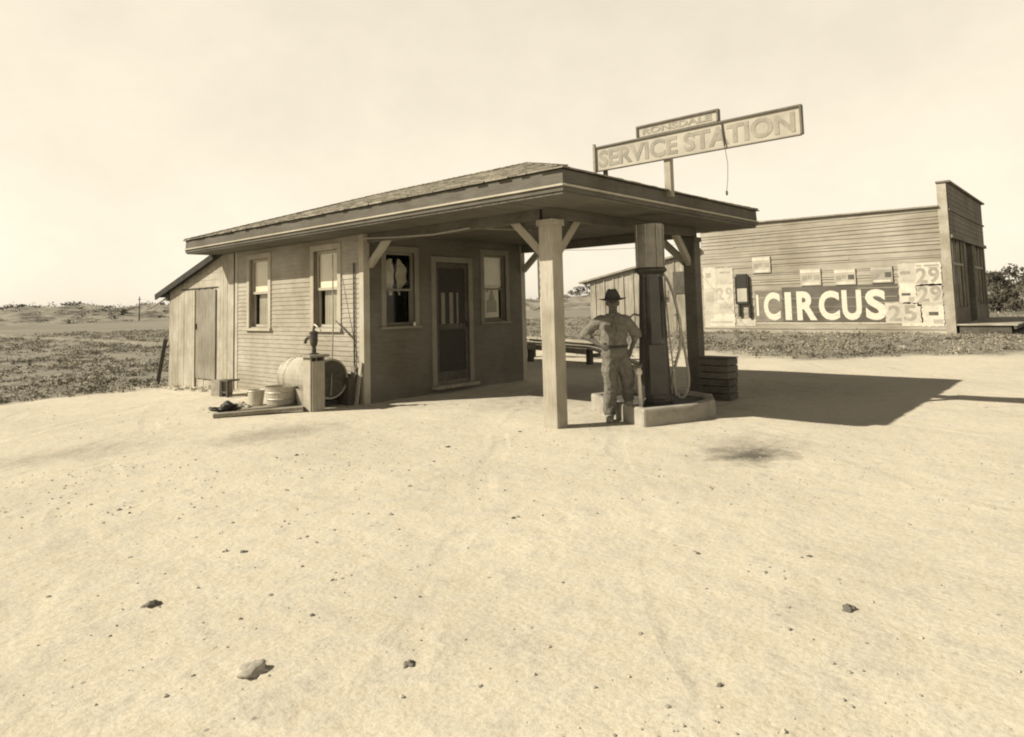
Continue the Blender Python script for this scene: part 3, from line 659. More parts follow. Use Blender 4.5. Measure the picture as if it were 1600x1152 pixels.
# ---------------------------------------------------------------- pump island, pump
isl = thing('pump_island', 'low octagonal concrete curb around the base of the petrol pump', 'pump island', (8.15, 4.75, 0))
octo = [(7.22, 4.28), (7.90, 3.96), (8.48, 3.95), (8.98, 4.22), (9.15, 4.85), (8.85, 5.45), (8.10, 5.66), (7.66, 5.08)]
c_ = Vector((8.2, 4.75)); inn = [tuple(c_+(Vector(p)-c_)*0.84) for p in octo]
n = 8; H = 0.215
vs = [(x, y, -0.05) for x, y in octo]+[(x, y, H) for x, y in octo]+[(x, y, H) for x, y in inn]+[(x, y, 0.0) for x, y in inn]
fs = []
for i in range(n):
    j = (i+1) % n
    fs += [(i, j, n+j, n+i), (n+i, n+j, 2*n+j, 2*n+i), (2*n+i, 2*n+j, 3*n+j, 3*n+i)]
SI(B().add(vs, fs).build('curb', M['curb'], isl, bevel=0.03))
SI(B().prism(inn, 0.02, 0.165).build('fill', M['oil'], isl))

PXc, PYc = 8.12, 4.62
gp = thing('petrol_pump', 'tall dark visible-cylinder petrol pump with looping pale hose standing on the curb', 'petrol pump', (PXc, PYc, 0.165), -0.83)
pr = [(0.235, 0), (0.235, 0.05), (0.215, 0.07), (0.205, 0.5), (0.185, 1.0), (0.168, 1.5), (0.160, 1.72)]
B().lathe(pr, 10, (0, 0, 0)).build('body', M['pumpred'], gp, bevel=0.004)
B().box((-0.11, -0.215, 0.12), (0.10, -0.185, 0.78)).build('door', M['pumpred'], gp, bevel=0.006)
B().bar((-0.14, -0.165, 0.85), (-0.12, -0.13, 1.68), 0.02, 0.02).bar((0.14, -0.165, 0.85), (0.12, -0.13, 1.68), 0.02, 0.02).build('corner_beads', M['iron'], gp)
B().lathe([(0.150, 1.70), (0.19, 1.735), (0.215, 1.75), (0.215, 1.78), (0.195, 1.80)], 24).build('collar', M['iron'], gp)
cy = B().lathe([(0.185, 1.795), (0.188, 1.80), (0.188, 2.385), (0.170, 2.40), (0.0, 2.43)], 28).build('measuring_cylinder', M['globe'], gp)
cb = B()
for k in range(8):
    t = 2*PI*k/8+0.3; cb.bar((0.192*math.cos(t), 0.192*math.sin(t), 1.80), (0.192*math.cos(t), 0.192*math.sin(t), 2.38), 0.022, 0.012)
cb.build('cage_rods', M['ironpale'], cy)  # pale colour of the rods doubles as the cylinder's highlight stripe
hp = [(0.13, 0, 1.75), (0.20, -0.02, 1.66), (0.27, -0.04, 1.48), (0.33, -0.05, 1.2), (0.37, -0.05, 0.9), (0.42, -0.05, 0.55), (0.44, -0.05, 0.28), (0.40, -0.05, 0.12), (0.33, -0.05, 0.06), (0.26, -0.05, 0.14), (0.22, -0.05, 0.3), (0.27, -0.06, 0.5), (0.34, -0.07, 0.75), (0.35, -0.08, 0.95)]
def smooth_pts(p, k=6):
    p = [Vector(q) for q in p]; out = []
    for i in range(len(p)-1):
        a, b, c, d_ = p[max(i-1, 0)], p[i], p[i+1], p[min(i+2, len(p)-1)]
        for j in range(k):
            t = j/k; out.append(0.5*((2*b)+(c-a)*t+(2*a-5*b+4*c-d_)*t*t+(3*b-a-3*c+d_)*t**3))
    return out+[p[-1]]
hs = B().tube(smooth_pts(hp), 0.019, 10).build('hose', M['hose'], gp, smooth=True)
B().tube([(0.35, -0.08, 0.93), (0.345, -0.08, 1.05), (0.32, -0.09, 1.14), (0.28, -0.10, 1.16)], [0.022, 0.02, 0.014, 0.012], 8).bar((0.335, -0.11, 1.0), (0.335, -0.12, 1.13), 0.012, 0.03).build('nozzle', M['ironpale'], hs)
B().tube([(0.16, -0.10, 1.72), (0.17, -0.11, 1.3), (0.19, -0.12, 0.9), (0.24, -0.14, 0.1)], 0.011, 8).build('drain_pipe', M['ironpale'], gp)
B().tube([(0.17, -0.10, 1.36), (0.21, -0.11, 1.36)], 0.03, 8).tube([(0.19, -0.12, 1.36), (0.19, -0.15, 1.48)], 0.009, 6).build('valve', M['ironpale'], gp)
B().tube([(-0.17, 0.0, 1.16), (-0.25, -0.02, 1.18), (-0.31, -0.03, 1.14)], 0.014, 8).build('pump_lever', M['ironpale'], gp)
tag(B().tube([(7.62, 4.55, 0.0), (7.60, 4.55, 0.60)], [0.03, 0.02], 8).lathe([(0.035, 0.58), (0.045, 0.62), (0.02, 0.66), (0, 0.665)], 8, (7.60, 4.55, 0)).build('filler_pipe', M['white']), 'short pale pipe standing inside the curb at the left of the petrol pump', 'pipe')

# ---------------------------------------------------------------- crates by the right post
def crate(name, label, loc, rz, sx, sy, h, mat):
    c = thing(name, label, 'crate', loc, rz, 'wooden crates stacked by the canopy post')
    k = 3; g = 0.012; hh = h/k
    s_ = B()
    for i in range(k):
        z0 = i*hh+g/2; z1 = (i+1)*hh-g/2
        s_.box((-sx/2, -sy/2, z0), (sx/2, -sy/2+0.014, z1)).box((-sx/2, sy/2-0.014, z0), (sx/2, sy/2, z1))
        s_.box((-sx/2, -sy/2+0.015, z0), (-sx/2+0.014, sy/2-0.015, z1)).box((sx/2-0.014, -sy/2+0.015, z0), (sx/2, sy/2-0.015, z1))
    s_.build('slats', mat, c)
    for a in (-1, 1):
        for b in (-1, 1): B().box((a*(sx/2-0.04)-0.022, b*(sy/2-0.04)-0.022, 0.0), (a*(sx/2-0.04)+0.022, b*(sy/2-0.04)+0.022, h)).build('corner_block', M['darkwood'], c)
    B().box((-sx/2+0.015, -sy/2+0.015, 0.002), (sx/2-0.015, sy/2-0.015, 0.016)).build('bottom', M['darkwood'], c)
    return c
crate('crate', 'lower dark slatted crate on the ground beside the right canopy post', (9.93, 4.58, 0.0), 0.05, 0.34, 0.50, 0.32, M['darkwood'])
u_ = crate('crate', 'upper slatted crate with a closed lid resting on the lower crate', (9.93, 4.57, 0.322), -0.03, 0.34, 0.50, 0.30, M['beam'])
B().box((-0.18, -0.26, 0.302), (0.18, -0.09, 0.318)).box((-0.18, -0.082, 0.302), (0.18, 0.085, 0.318)).box((-0.18, 0.093, 0.302), (0.18, 0.26, 0.318)).build('lid', M['darkwood'], u_)

# ---------------------------------------------------------------- person
def shape(name, mb, mat, parent, voxel=0.012, smooth_it=4, wr=0.0):
    o = mb.build(name, mat, parent)
    r = o.modifiers.new('remesh', 'REMESH'); r.mode = 'VOXEL'; r.voxel_size = voxel; r.use_smooth_shade = True
    s_ = o.modifiers.new('smooth', 'SMOOTH'); s_.iterations = smooth_it; s_.factor = 0.5
    if wr:
        tx = bpy.data.textures.new(name+'_folds', 'CLOUDS'); tx.noise_scale = 0.09
        d = o.modifiers.new('folds', 'DISPLACE'); d.texture = tx; d.strength = wr; d.texture_coords = 'LOCAL'; d.mid_level = 0.5
    return o
man = thing('person', 'man in brimmed hat and work shirt standing hand on hip beside the curb', 'person', (7.42, 4.90, 0), -0.95)
man.scale = (1.09, 1.05, 1.0)
def limb(mb, pts, rs):
    """tapered limb with rounded joints"""
    mb.tube(pts, rs, 12)
    for p, r in zip(pts, rs): mb.ellips(p, (r, r, r), 12, 8)
    return mb
def hand(mb, wrist, d, side, palm_n, curl=0.5, s=0.92):
    """palm with five bent fingers; d = pointing direction, side = towards the thumb, palm_n = palm normal"""
    w = Vector(wrist); d = Vector(d).normalized(); side = (Vector(side)-d*Vector(side).dot(d)).normalized(); pn = Vector(palm_n); pn = (pn-d*pn.dot(d)-side*pn.dot(side)).normalized()
    for k in (-0.024, -0.008, 0.008, 0.024): mb.tube([w, w+d*0.045*s+side*k*s, w+d*0.088*s+side*k*1.1*s], [0.018*s, 0.016*s, 0.013*s], 8)
    for k, ln in ((0.030, 0.068), (0.010, 0.076), (-0.010, 0.070), (-0.029, 0.056)):
        p = w+d*0.085*s+side*k*s; a = p; dr_ = d
        pts = [a]
        for j in range(3):
            dr_ = (dr_+pn*curl*(0.6+0.3*j)).normalized(); a = a+dr_*ln*s*(0.42, 0.32, 0.26)[j]; pts.append(a)
        mb.tube(pts, [0.0095*s, 0.009*s, 0.0085*s, 0.007*s], 8)
    p = w+d*0.02*s+side*0.025*s; mb.tube([p, p+side*0.028*s+d*0.022*s+pn*0.01, p+side*0.04*s+d*0.05*s+pn*0.02*s, p+side*0.04*s+d*0.072*s+pn*0.03*s], [0.015*s, 0.012*s, 0.010*s, 0.008*s], 8)
body = B()
HX = 0.085; HZ = 1.495
body.ellips((HX, 0.0, HZ+0.02), (0.070, 0.088, 0.100), 16, 12)          # skull
body.ellips((HX, -0.022, HZ-0.045), (0.052, 0.062, 0.062), 14, 10)      # jaw
body.tube([(HX, 0.01, 1.30), (HX, 0.0, 1.44)], [0.056, 0.050], 12)      # neck
body.tube([(HX, -0.078, HZ+0.02), (HX, -0.102, HZ-0.012), (HX, -0.082, HZ-0.022)], [0.009, 0.014, 0.011], 8)   # nose
for s_ in (-1, 1): body.ellips((HX+s_*0.072, 0.008, HZ), (0.011, 0.020, 0.030), 8, 6)
body.ellips((HX, -0.078, HZ-0.052), (0.024, 0.010, 0.010), 8, 6)
body.rings([(0.09, 0, 0.84, 0.135, 0.09), (0.085, 0, 0.96, 0.125, 0.088), (0.08, 0, 1.1, 0.14, 0.095), (0.075, 0, 1.24, 0.155, 0.095), (0.08, 0, 1.32, 0.12, 0.07), (0.085, 0, 1.36, 0.055, 0.05)])
SLp, SRp = (-0.085, 0.01, 1.285), (0.245, 0.01, 1.285)
ELp, ERp = (-0.265, 0.03, 1.085), (0.355, 0.06, 1.075)
WLp, WRp = (-0.085, -0.055, 0.965), (0.285, 0.03, 0.90)
limb(body, [SLp, ELp], [0.044, 0.036]); limb(body, [ELp, WLp], [0.036, 0.025])
limb(body, [SRp, ERp], [0.044, 0.036]); limb(body, [ERp, WRp], [0.036, 0.025])
hand(body, WLp, (0.75, -0.45, -0.45), (0.1, -0.3, 0.9), (0.2, 0.9, -0.2), 0.35)
hand(body, WRp, (-0.35, 0.15, -0.95), (-0.8, -0.5, 0.1), (-0.6, 0.7, 0), 0.35)
HL, HR = (0.02, 0, 0.86), (0.165, 0.0, 0.86)
KL, KR = (0.03, -0.03, 0.46), (0.22, 0.02, 0.60)
AL, AR = (0.0, 0.0, 0.09), (0.235, 0.10, 0.26)
limb(body, [HL, KL, AL], [0.078, 0.052, 0.036]); limb(body, [HR, KR, AR], [0.078, 0.052, 0.036])
shape('body', body, M['skin'], man, 0.0065, 3)
for s_ in (-1, 1): B().ellips((HX+s_*0.028, -0.080, HZ+0.018), (0.013, 0.008, 0.008), 8, 6).build('eye', M['black'], man)
for s_ in (-1, 1): B().bar((HX+s_*0.012, -0.088, HZ+0.036), (HX+s_*0.046, -0.080, HZ+0.036), 0.008, 0.008).build('eyebrow', M['hair'], man)
B().ellips((HX, -0.089, HZ-0.052), (0.022, 0.006, 0.004), 8, 6).build('mouth', M['belt'], man)
B().ellips((HX, 0.018, HZ+0.035), (0.074, 0.082, 0.085), 14, 10).build('hair', M['hair'], man, smooth=True)
shirt = B()
shirt.rings([(0.092, 0, 0.90, 0.150, 0.105), (0.088, -0.005, 0.98, 0.155, 0.118), (0.082, -0.005, 1.08, 0.158, 0.118), (0.078, 0, 1.2, 0.172, 0.115), (0.078, 0, 1.285, 0.176, 0.098), (0.08, 0, 1.335, 0.125, 0.08), (0.085, 0, 1.375, 0.066, 0.062)])
limb(shirt, [(-0.065, 0.01, 1.275), (-0.175, 0.02, 1.185), (-0.255, 0.03, 1.10)], [0.072, 0.068, 0.066]); limb(shirt, [(0.225, 0.01, 1.275), (0.30, 0.035, 1.18), (0.352, 0.06, 1.09)], [0.072, 0.068, 0.066])
limb(shirt, [(-0.255, 0.03, 1.10), (-0.20, 0.0, 1.055)], [0.053, 0.043]); limb(shirt, [(0.352, 0.06, 1.09), (0.33, 0.05, 1.03)], [0.053, 0.043])
so2 = shape('shirt', shirt, M['shirt'], man, 0.010, 2, 0.034)
cl = B().bar((HX-0.055, -0.06, 1.352), (HX-0.005, -0.10, 1.30), 0.012, 0.045, (0, -1, 0)).bar((HX+0.055, -0.06, 1.352), (HX+0.005, -0.10, 1.30), 0.012, 0.045, (0, -1, 0)).build('collar', M['shirt'], so2)
B().box((HX-0.012, -0.130, 0.97), (HX+0.006, -0.118, 1.29)).build('button_placket', M['pants'], so2)
for s_ in (-1, 1): B().box((HX+s_*0.075-0.04, -0.134, 1.14), (HX+s_*0.075+0.04, -0.115, 1.225)).build('pocket', M['pants'], so2)
tr = B()
tr.rings([(0.09, 0, 0.80, 0.150, 0.110), (0.09, 0, 0.88, 0.152, 0.115), (0.09, 0, 0.955, 0.148, 0.112)])
limb(tr, [(0.025, 0, 0.83), (0.025, -0.02, 0.62), (0.03, -0.03, 0.46), (0.012, -0.01, 0.28), (0.0, 0.0, 0.11)], [0.102, 0.097, 0.086, 0.080, 0.076])
limb(tr, [(0.155, 0, 0.83), (0.19, 0.01, 0.70), (0.22, 0.02, 0.58), (0.23, 0.07, 0.42), (0.235, 0.10, 0.28)], [0.102, 0.097, 0.086, 0.078, 0.072])
shape('trousers', tr, M['pants'], man, 0.010, 2, 0.042)
B().lathe([(0.150, 0.925), (0.158, 0.93), (0.158, 0.958), (0.150, 0.962)], 24, (0.09, 0, 0), squash=0.77, ring=True).build('belt', M['belt'], man)
for (fx, fy, fz) in ((0.0, 0.0, 0.0), (0.235, 0.10, 0.172)):
    b_ = B().ellips((fx, fy-0.075, fz+0.042), (0.050, 0.125, 0.042), 14, 8).tube([(fx, fy+0.0, fz+0.03), (fx, fy, fz+0.14)], [0.055, 0.047], 12).box((fx-0.045, fy-0.19, fz+0.001), (fx+0.045, fy+0.05, fz+0.02))
    shape('boot', b_, M['leather'], man, 0.009, 4)
hat = B().lathe([(0.0, 0.138), (0.035, 0.134), (0.062, 0.124), (0.078, 0.10), (0.088, 0.04), (0.092, 0.010), (0.12, 0.001), (0.162, 0.0), (0.163, -0.006), (0.12, -0.007), (0.09, -0.004)], 30)
ho = hat.build('hat', M['felt'], man, smooth=True); ho.location = (HX, 0.0, HZ+0.062); ho.rotation_euler = (0.05, -0.04, 0)
for v in ho.data.vertices:
    r = math.hypot(v.co.x, v.co.y)
    if r < 0.06 and v.co.z > 0.1: v.co.z -= 0.03*math.exp(-(v.co.x/0.022)**2)
    if r < 0.09 and v.co.z > 0.1: v.co.x *= 0.82
    if r > 0.11: v.co.z += 0.006*(abs(v.co.x)/0.15)**2-0.014*(abs(v.co.y)/0.15)**2
B().lathe([(0.0915, 0.012), (0.094, 0.014), (0.0925, 0.036), (0.080, 0.038), (0.080, 0.012)], 28, ring=True).build('hat_band', M['black'], ho)

# ---------------------------------------------------------------- yard things by the side wall
br = thing('barrel', 'big pale wooden barrel lying on its side against the clapboard wall behind the hand pump', 'barrel', (6.02, 9.06, 0.43))
pf = [(0.285, 0.035), (0.285, 0.0), (0.305, 0.0), (0.328, 0.2), (0.348, 0.42), (0.353, 0.55), (0.348, 0.68), (0.328, 0.9), (0.305, 1.1), (0.285, 1.1), (0.285, 1.07)]
B().lathe([(0.0, 0.03), (0.284, 0.03), (0.284, 0.034), (0, 0.034)], 30, (0, 0, 0), 'Y').build('head', M['darkwood'], br)  # shade on the barrel end is put into this darker wood
B().lathe(pf, 30, (0, 0, 0), 'Y').build('staves', M['shed'], br, smooth=False)
for a, r in ((0.04, 0.311), (0.24, 0.334), (0.86, 0.334), (1.06, 0.311)): B().lathe([(r-0.006, a-0.02), (r+0.003, a-0.02), (r+0.003, a+0.02), (r-0.006, a+0.02)], 30, (0, 0, 0), 'Y', 1.0, True).build('hoop', M['ironpale'], br)
tag(B().box((5.78, 9.25, -0.02), (6.25, 9.35, 0.075)).build('timber', M['darkwood']), 'short timber under the near end of the lying barrel', 'timber', 'timbers under the barrel')
tag(B().box((5.78, 9.85, -0.02), (6.25, 9.95, 0.075)).build('timber', M['darkwood']), 'short timber under the far end of the lying barrel', 'timber', 'timbers under the barrel')

wp = thing('hand_pump', 'iron pitcher pump on a tall box stand of boards before the side wall', 'hand pump', (5.66, 8.98, 0), 0.0)
B().box((-0.125, -0.10, -0.03), (-0.105, 0.10, 0.80)).box((-0.104, -0.12, -0.03), (0.104, -0.10, 0.74)).box((0.105, -0.10, -0.03), (0.125, 0.10, 0.80)).box((-0.104, 0.10, -0.03), (0.104, 0.12, 0.80)).build('stand_boards', M['post'], wp, bevel=0.003)
B().box((-0.17, -0.16, 0.80), (0.17, 0.17, 0.835)).build('stand_top', M['plank'], wp, bevel=0.003)
pb = B().lathe([(0.075, 0.835), (0.075, 0.85), (0.035, 0.86), (0.032, 0.95), (0.05, 0.98), (0.058, 1.02), (0.060, 1.14), (0.068, 1.15), (0.068, 1.17), (0.03, 1.19), (0.012, 1.20), (0.012, 1.24), (0, 1.245)], 16).build('barrel_casting', M['iron'], wp, smooth=False)
B().tube([(0, 0.05, 1.08), (-0.02, 0.12, 1.09), (-0.03, 0.17, 1.06), (-0.035, 0.19, 1.0)], [0.028, 0.025, 0.022, 0.024], 10).build('spout', M['iron'], wp)
B().tube([(0, 0.03, 1.25), (0, -0.03, 1.285), (0.0, -0.10, 1.25), (0.01, -0.17, 1.19)], [0.014, 0.016, 0.013, 0.012], 8).tube([(0, 0.02, 1.24), (0, 0.05, 1.16)], 0.01, 6).build('handle', M['ironpale'], wp)

tub = thing('wash_tub', 'round galvanised wash tub standing on planks left of the pump stand', 'wash tub', (5.55, 9.72, 0.06))
B().lathe([(0.0, 0.012), (0.215, 0.012), (0.215, 0.0), (0.222, 0.0), (0.235, 0.10), (0.243, 0.20), (0.255, 0.26), (0.262, 0.262), (0.262, 0.272), (0.247, 0.27), (0.235, 0.20), (0.215, 0.025), (0.0, 0.025)], 32).build('tub', M['galv'], tub)
for k in (0.09, 0.19): B().lathe([(0.222+k*0.05, k-0.008), (0.240+k*0.06, k-0.006), (0.244+k*0.06, k), (0.240+k*0.06, k+0.006), (0.222+k*0.05, k+0.008)], 32, (0, 0, 0), 'Z', 1.0, True).build('rib', M['galv'], tub)
tb2 = thing('wash_basin', 'dark shaded tub half hidden behind the galvanised wash tub', 'wash tub', (5.86, 9.38, 0.0))
B().lathe([(0.0, 0.01), (0.20, 0.0), (0.225, 0.15), (0.24, 0.29), (0.25, 0.295), (0.235, 0.30), (0.21, 0.15), (0.19, 0.03), (0.0, 0.03)], 28).build('tub', M['galv'], tb2)
bk_ = thing('bucket', 'small galvanised bucket on the sand left of the wash tub', 'bucket', (5.42, 10.28, 0.0))
B().lathe([(0.0, 0.01), (0.095, 0.01), (0.095, 0.0), (0.10, 0.0), (0.135, 0.235), (0.142, 0.24), (0.136, 0.248), (0.128, 0.24), (0.094, 0.02), (0.0, 0.02)], 24).build('pail', M['galv'], bk_)
B().tube([(-0.137, 0, 0.225), (-0.13, 0.07, 0.20), (-0.07, 0.14, 0.17), (0, 0.165, 0.16), (0.07, 0.14, 0.17), (0.13, 0.07, 0.20), (0.137, 0, 0.225)], 0.004, 6).build('bail_handle', M['iron'], bk_)
# planks on the ground
tag(B().bar((4.42, 9.62, 0.035), (5.50, 9.02, 0.055), 0.16, 0.05).build('plank', M['plank']), 'long loose plank lying nearest the camera in front of the wash tub', 'plank', 'planks on the ground by the tub')
tag(B().bar((4.85, 9.84, 0.028), (5.82, 9.52, 0.030), 0.24, 0.045).build('plank', M['plank']), 'wide board under the galvanised wash tub', 'plank', 'planks on the ground by the tub')
tag(B().bar((5.26, 9.60, 0.02), (5.70, 9.12, 0.02), 0.2, 0.035).build('plank', M['darkwood']), 'short dark board between the long plank and the pump stand', 'plank', 'planks on the ground by the tub')
def heap(name, label, cat, loc, r, mat, seed, sub=3, rough=0.5, flat=0.45, group=None):
    bm = bmesh.new(); bmesh.ops.create_icosphere(bm, subdivisions=sub, radius=1)
    for v in bm.verts:
        k = 1+rough*noise.noise(v.co*1.6+Vector((seed, 0, 0)))+rough*0.4*noise.noise(v.co*4+Vector((0, seed, 0)))
        v.co = Vector((v.co.x*r[0]*k, v.co.y*r[1]*k, max(v.co.z, -0.35)*r[2]*k))
    me = bpy.data.meshes.new(name); bm.to_mesh(me); bm.free(); me.materials.append(mat)
    o = bpy.data.objects.new(name, me); COL.objects.link(o); o.location = loc
    me.polygons.foreach_set('use_smooth', [True]*len(me.polygons))
    return tag(o, label, cat, group)
heap('rag_heap', 'crumpled dark rags dropped beyond the end of the long plank', 'rags', (4.72, 9.86, 0.03), (0.17, 0.15, 0.10), M['black'], 3, 4, 1.1)
heap('rag_heap', 'crumpled pale rag lying between the dark rags and the tub', 'rags', (4.98, 9.95, 0.03), (0.15, 0.11, 0.07), M['papergrey'], 8, 4, 1.1)
# box stool by the shed
bs = thing('box_stool', 'weathered wooden box with two dark legs standing before the shed door', 'stool', (5.72, 11.92, -0.02), 0.1)
B().box((-0.13, 0.02, 0.0), (0.13, 0.30, 0.30)).build('box', M['plank'], bs, bevel=0.004)
B().box((-0.11, -0.20, 0.29), (0.13, 0.019, 0.315)).build('top_board', M['darkwood'], bs)
B().bar((-0.10, -0.02, 0.0), (-0.10, 0.0, 0.29), 0.03, 0.04).build('leg', M['darkwood'], bs)
B().bar((-0.10, -0.20, -0.01), (-0.09, -0.17, 0.31), 0.03, 0.04).build('leg', M['darkwood'], bs)
B().bar((-0.10, -0.18, 0.10), (-0.10, 0.0, 0.10), 0.02, 0.03).build('rail', M['darkwood'], bs)
# leaning pole and short stick by the window
tag(B().tube([(5.98, 9.02, 0.18), (6.2, 9.28, 1.2), (6.40, 9.58, 2.42)], [0.012, 0.011, 0.009], 8).build('pole', M['plank']), 'thin pole leaning against the near side window from the barrel', 'pole')
tag(B().tube([(6.44, 9.06, 1.02), (6.40, 9.50, 1.32)], [0.012, 0.010], 8).build('stick', M['darkwood']), 'short stick lying aslant below the near side window', 'stick')
# pickets and rubble at the near corner
tag(B().box((6.405, 9.00, -0.02), (6.425, 9.10, 0.62)).build('picket', M['plank']), 'grey picket board standing against the clapboards near the building corner', 'picket', 'boards at the building corner')
tag(B().bar((6.36, 8.90, -0.02), (6.44, 8.87, 0.66), 0.02, 0.07, (0, 1, 0)).build('picket', M['post']), 'pale picket board leaning on the corner board of the station', 'picket', 'boards at the building corner')
tag(B().box((6.28, 8.98, -0.02), (6.40, 9.42, 0.42)).build('wooden_box', M['darkwood'], bevel=0.005), 'dark wooden box in shadow between the barrel and the building corner', 'box')

# ---------------------------------------------------------------- vehicle ramp behind the station
rp = thing('vehicle_ramp', 'raised timber ramp of long rails on short posts beyond the station', 'ramp', (14.4, 9.5, 0))
def rail(x, nm):
    o = B().bar((x, 12.8, 0.56), (x, 9.7, 0.42), 0.24, 0.05); o.bar((x, 9.7, 0.42), (x, 8.1, 0.02), 0.24, 0.05)
    return S(o.build(nm, M['rail'], rp))
for x_ in (13.9, 15.2): rail(x_, 'rail')
S(B().bar((13.74, 12.8, 0.46), (13.74, 9.7, 0.32), 0.05, 0.13).build('side_timber', M['plank'], rp)); S(B().bar((15.36, 12.8, 0.50), (15.36, 9.7, 0.36), 0.05, 0.13).build('side_timber', M['plank'], rp))
for x_ in (13.9, 15.2):
    for y_, z_ in ((12.6, 0.52), (11.6, 0.47), (10.6, 0.43), (9.7, 0.38)):
        S(B().box((x_-0.07, y_-0.06, -0.05), (x_+0.07, y_+0.06, z_)).build('trestle_post', M['darkwood'], rp))
for y_, z_ in ((12.6, 0.22), (9.75, 0.15)): S(B().box((13.98, y_-0.03, z_), (15.12, y_+0.03, z_+0.1)).build('cross_tie', M['darkwood'], rp))
tag(B().tube([(12.3, 9.55, -0.02), (12.3, 9.55, 0.82)], 0.018, 8).lathe([(0.0, 0.80), (0.06, 0.82), (0.07, 0.90), (0.04, 0.96), (0, 0.97)], 10, (12.3, 9.55, 0)).build('marker_stake', M['black']), 'dark knobbed stake standing at the side of the timber ramp', 'stake')

# ---------------------------------------------------------------- store with circus bills
XS = 31.08; YA = 4.57; YB = 14.85
stt = thing('store_building', 'long unpainted board store with a false front and old bills on its side', 'store', (XS, YA, 0))
ST(B().hexa([(XS, YA+0.3, -0.3), (XS+9.0, YA+0.3, -0.3), (XS+9.0, YB, -0.3), (XS, YB, -0.3)], [(XS, YA+0.3, 4.98), (XS+9.0, YA+0.3, 4.98), (XS+9.0, YB, 5.10), (XS, YB, 5.10)]).build('wall', M['store'], stt))
ST(lap_wall((XS, YA+0.3, 0), (0, 1, 0), (-1, 0, 0), YB-YA-0.3, -0.2, 4.96, [], 0.205, 0.004, 0.026, jit=0.6, brk=1).build('lap_boards', M['store'], stt))
ST(B().hexa([(XS-0.14, YA+0.3, 4.97), (XS+9.1, YA+0.3, 4.97), (XS+9.1, YB+0.1, 5.09), (XS-0.14, YB+0.1, 5.09)], [(XS-0.14, YA+0.3, 5.03), (XS+9.1, YA+0.3, 5.03), (XS+9.1, YB+0.1, 5.15), (XS-0.14, YB+0.1, 5.15)]).build('roof', M['plank'], stt))
ST(B().box((XS-0.035, YA+0.0, -0.2), (XS-0.001, YA+0.32, 5.86)).build('corner_board', M['post'], stt))
ff = ST(B().box((XS, YA, 3.85), (XS+9.4, YA+0.3, 5.90)).box((XS, YA, -0.2), (XS+0.35, YA+0.3, 3.85)).box((XS+9.0, YA, -0.2), (XS+9.4, YA+0.3, 3.85)).box((XS+3.2, YA, -0.2), (XS+3.7, YA+0.3, 3.85)).box((XS+5.6, YA, -0.2), (XS+6.0, YA+0.3, 3.85)).box((XS+0.35, YA, -0.2), (XS+3.2, YA+0.3, 1.0)).box((XS+6.0, YA, -0.2), (XS+9.0, YA+0.3, 1.0)).build('false_front', M['storefront'], stt))
bd = B()
z = 3.86
while z < 5.85:
    bd.box((XS+0.1, YA-0.02, z), (XS+9.3, YA-0.001, z+0.19)); z += 0.205
bd.build('front_boards', M['storefront'], ff)
B().box((XS-0.08, YA-0.14, 5.90), (XS+9.5, YA+0.34, 5.97)).box((XS+0.0, YA-0.10, 3.72), (XS+9.4, YA-0.021, 3.86)).box((XS+0.0, YA-0.07, 4.80), (XS+9.4, YA-0.021, 4.87)).build('cornice', M['storefront'], ff)
for x0_, x1_ in ((0.35, 3.2), (6.0, 9.0)):
    wf = B(); w_ = 0.09; k = 3; dx = (x1_-x0_)/k
    for i in range(k+1): wf.box((XS+x0_+i*dx-w_/2, YA+0.05, 1.0), (XS+x0_+i*dx+w_/2, YA+0.12, 3.85))
    wf.box((XS+x0_, YA+0.051, 2.7), (XS+x1_, YA+0.119, 2.8))
    wf = ST(wf.build('shop_window', M['post'], stt))
    B().add([(XS+x0_, YA+0.135, 1.0), (XS+x1_, YA+0.135, 1.0), (XS+x1_, YA+0.135, 3.85), (XS+x0_, YA+0.135, 3.85)], [(0, 1, 2, 3)]).build('pane', M['glass'], wf)
    B().box((XS+x0_, YA+0.28, 1.0), (XS+x1_, YA+0.29, 3.85)).build('shade', M['interior'], wf)
sd_ = ST(B().box((XS+3.75, YA+0.2, 0.2), (XS+4.6, YA+0.24, 3.0)).box((XS+4.66, YA+0.2, 0.2), (XS+5.55, YA+0.24, 3.0)).box((XS+3.7, YA+0.18, 3.02), (XS+5.6, YA+0.25, 3.84)).build('double_door', M['darkwood'], stt))
pc = thing('store_porch', 'low plank porch along the front of the false front store', 'porch', (XS, YA-1.4, 0))
pm_ = B(); x_ = XS-0.1
while x_ < XS+9.5: pm_.box((x_, YA-1.9, 0.33), (x_+0.2, YA-0.03, 0.38)); x_ += 0.21
o = pm_.build('deck', M['shed'], pc); S(o)
o = B().box((XS-0.1, YA-1.86, 0.2), (XS+9.5, YA-1.78, 0.329)).box((XS-0.02, YA-1.7, -0.2), (XS+0.1, YA-0.1, 0.329)).box((XS+4, YA-1.7, -0.2), (XS+4.15, YA-0.1, 0.329)).build('joists', M['darkwood'], pc); S(o)
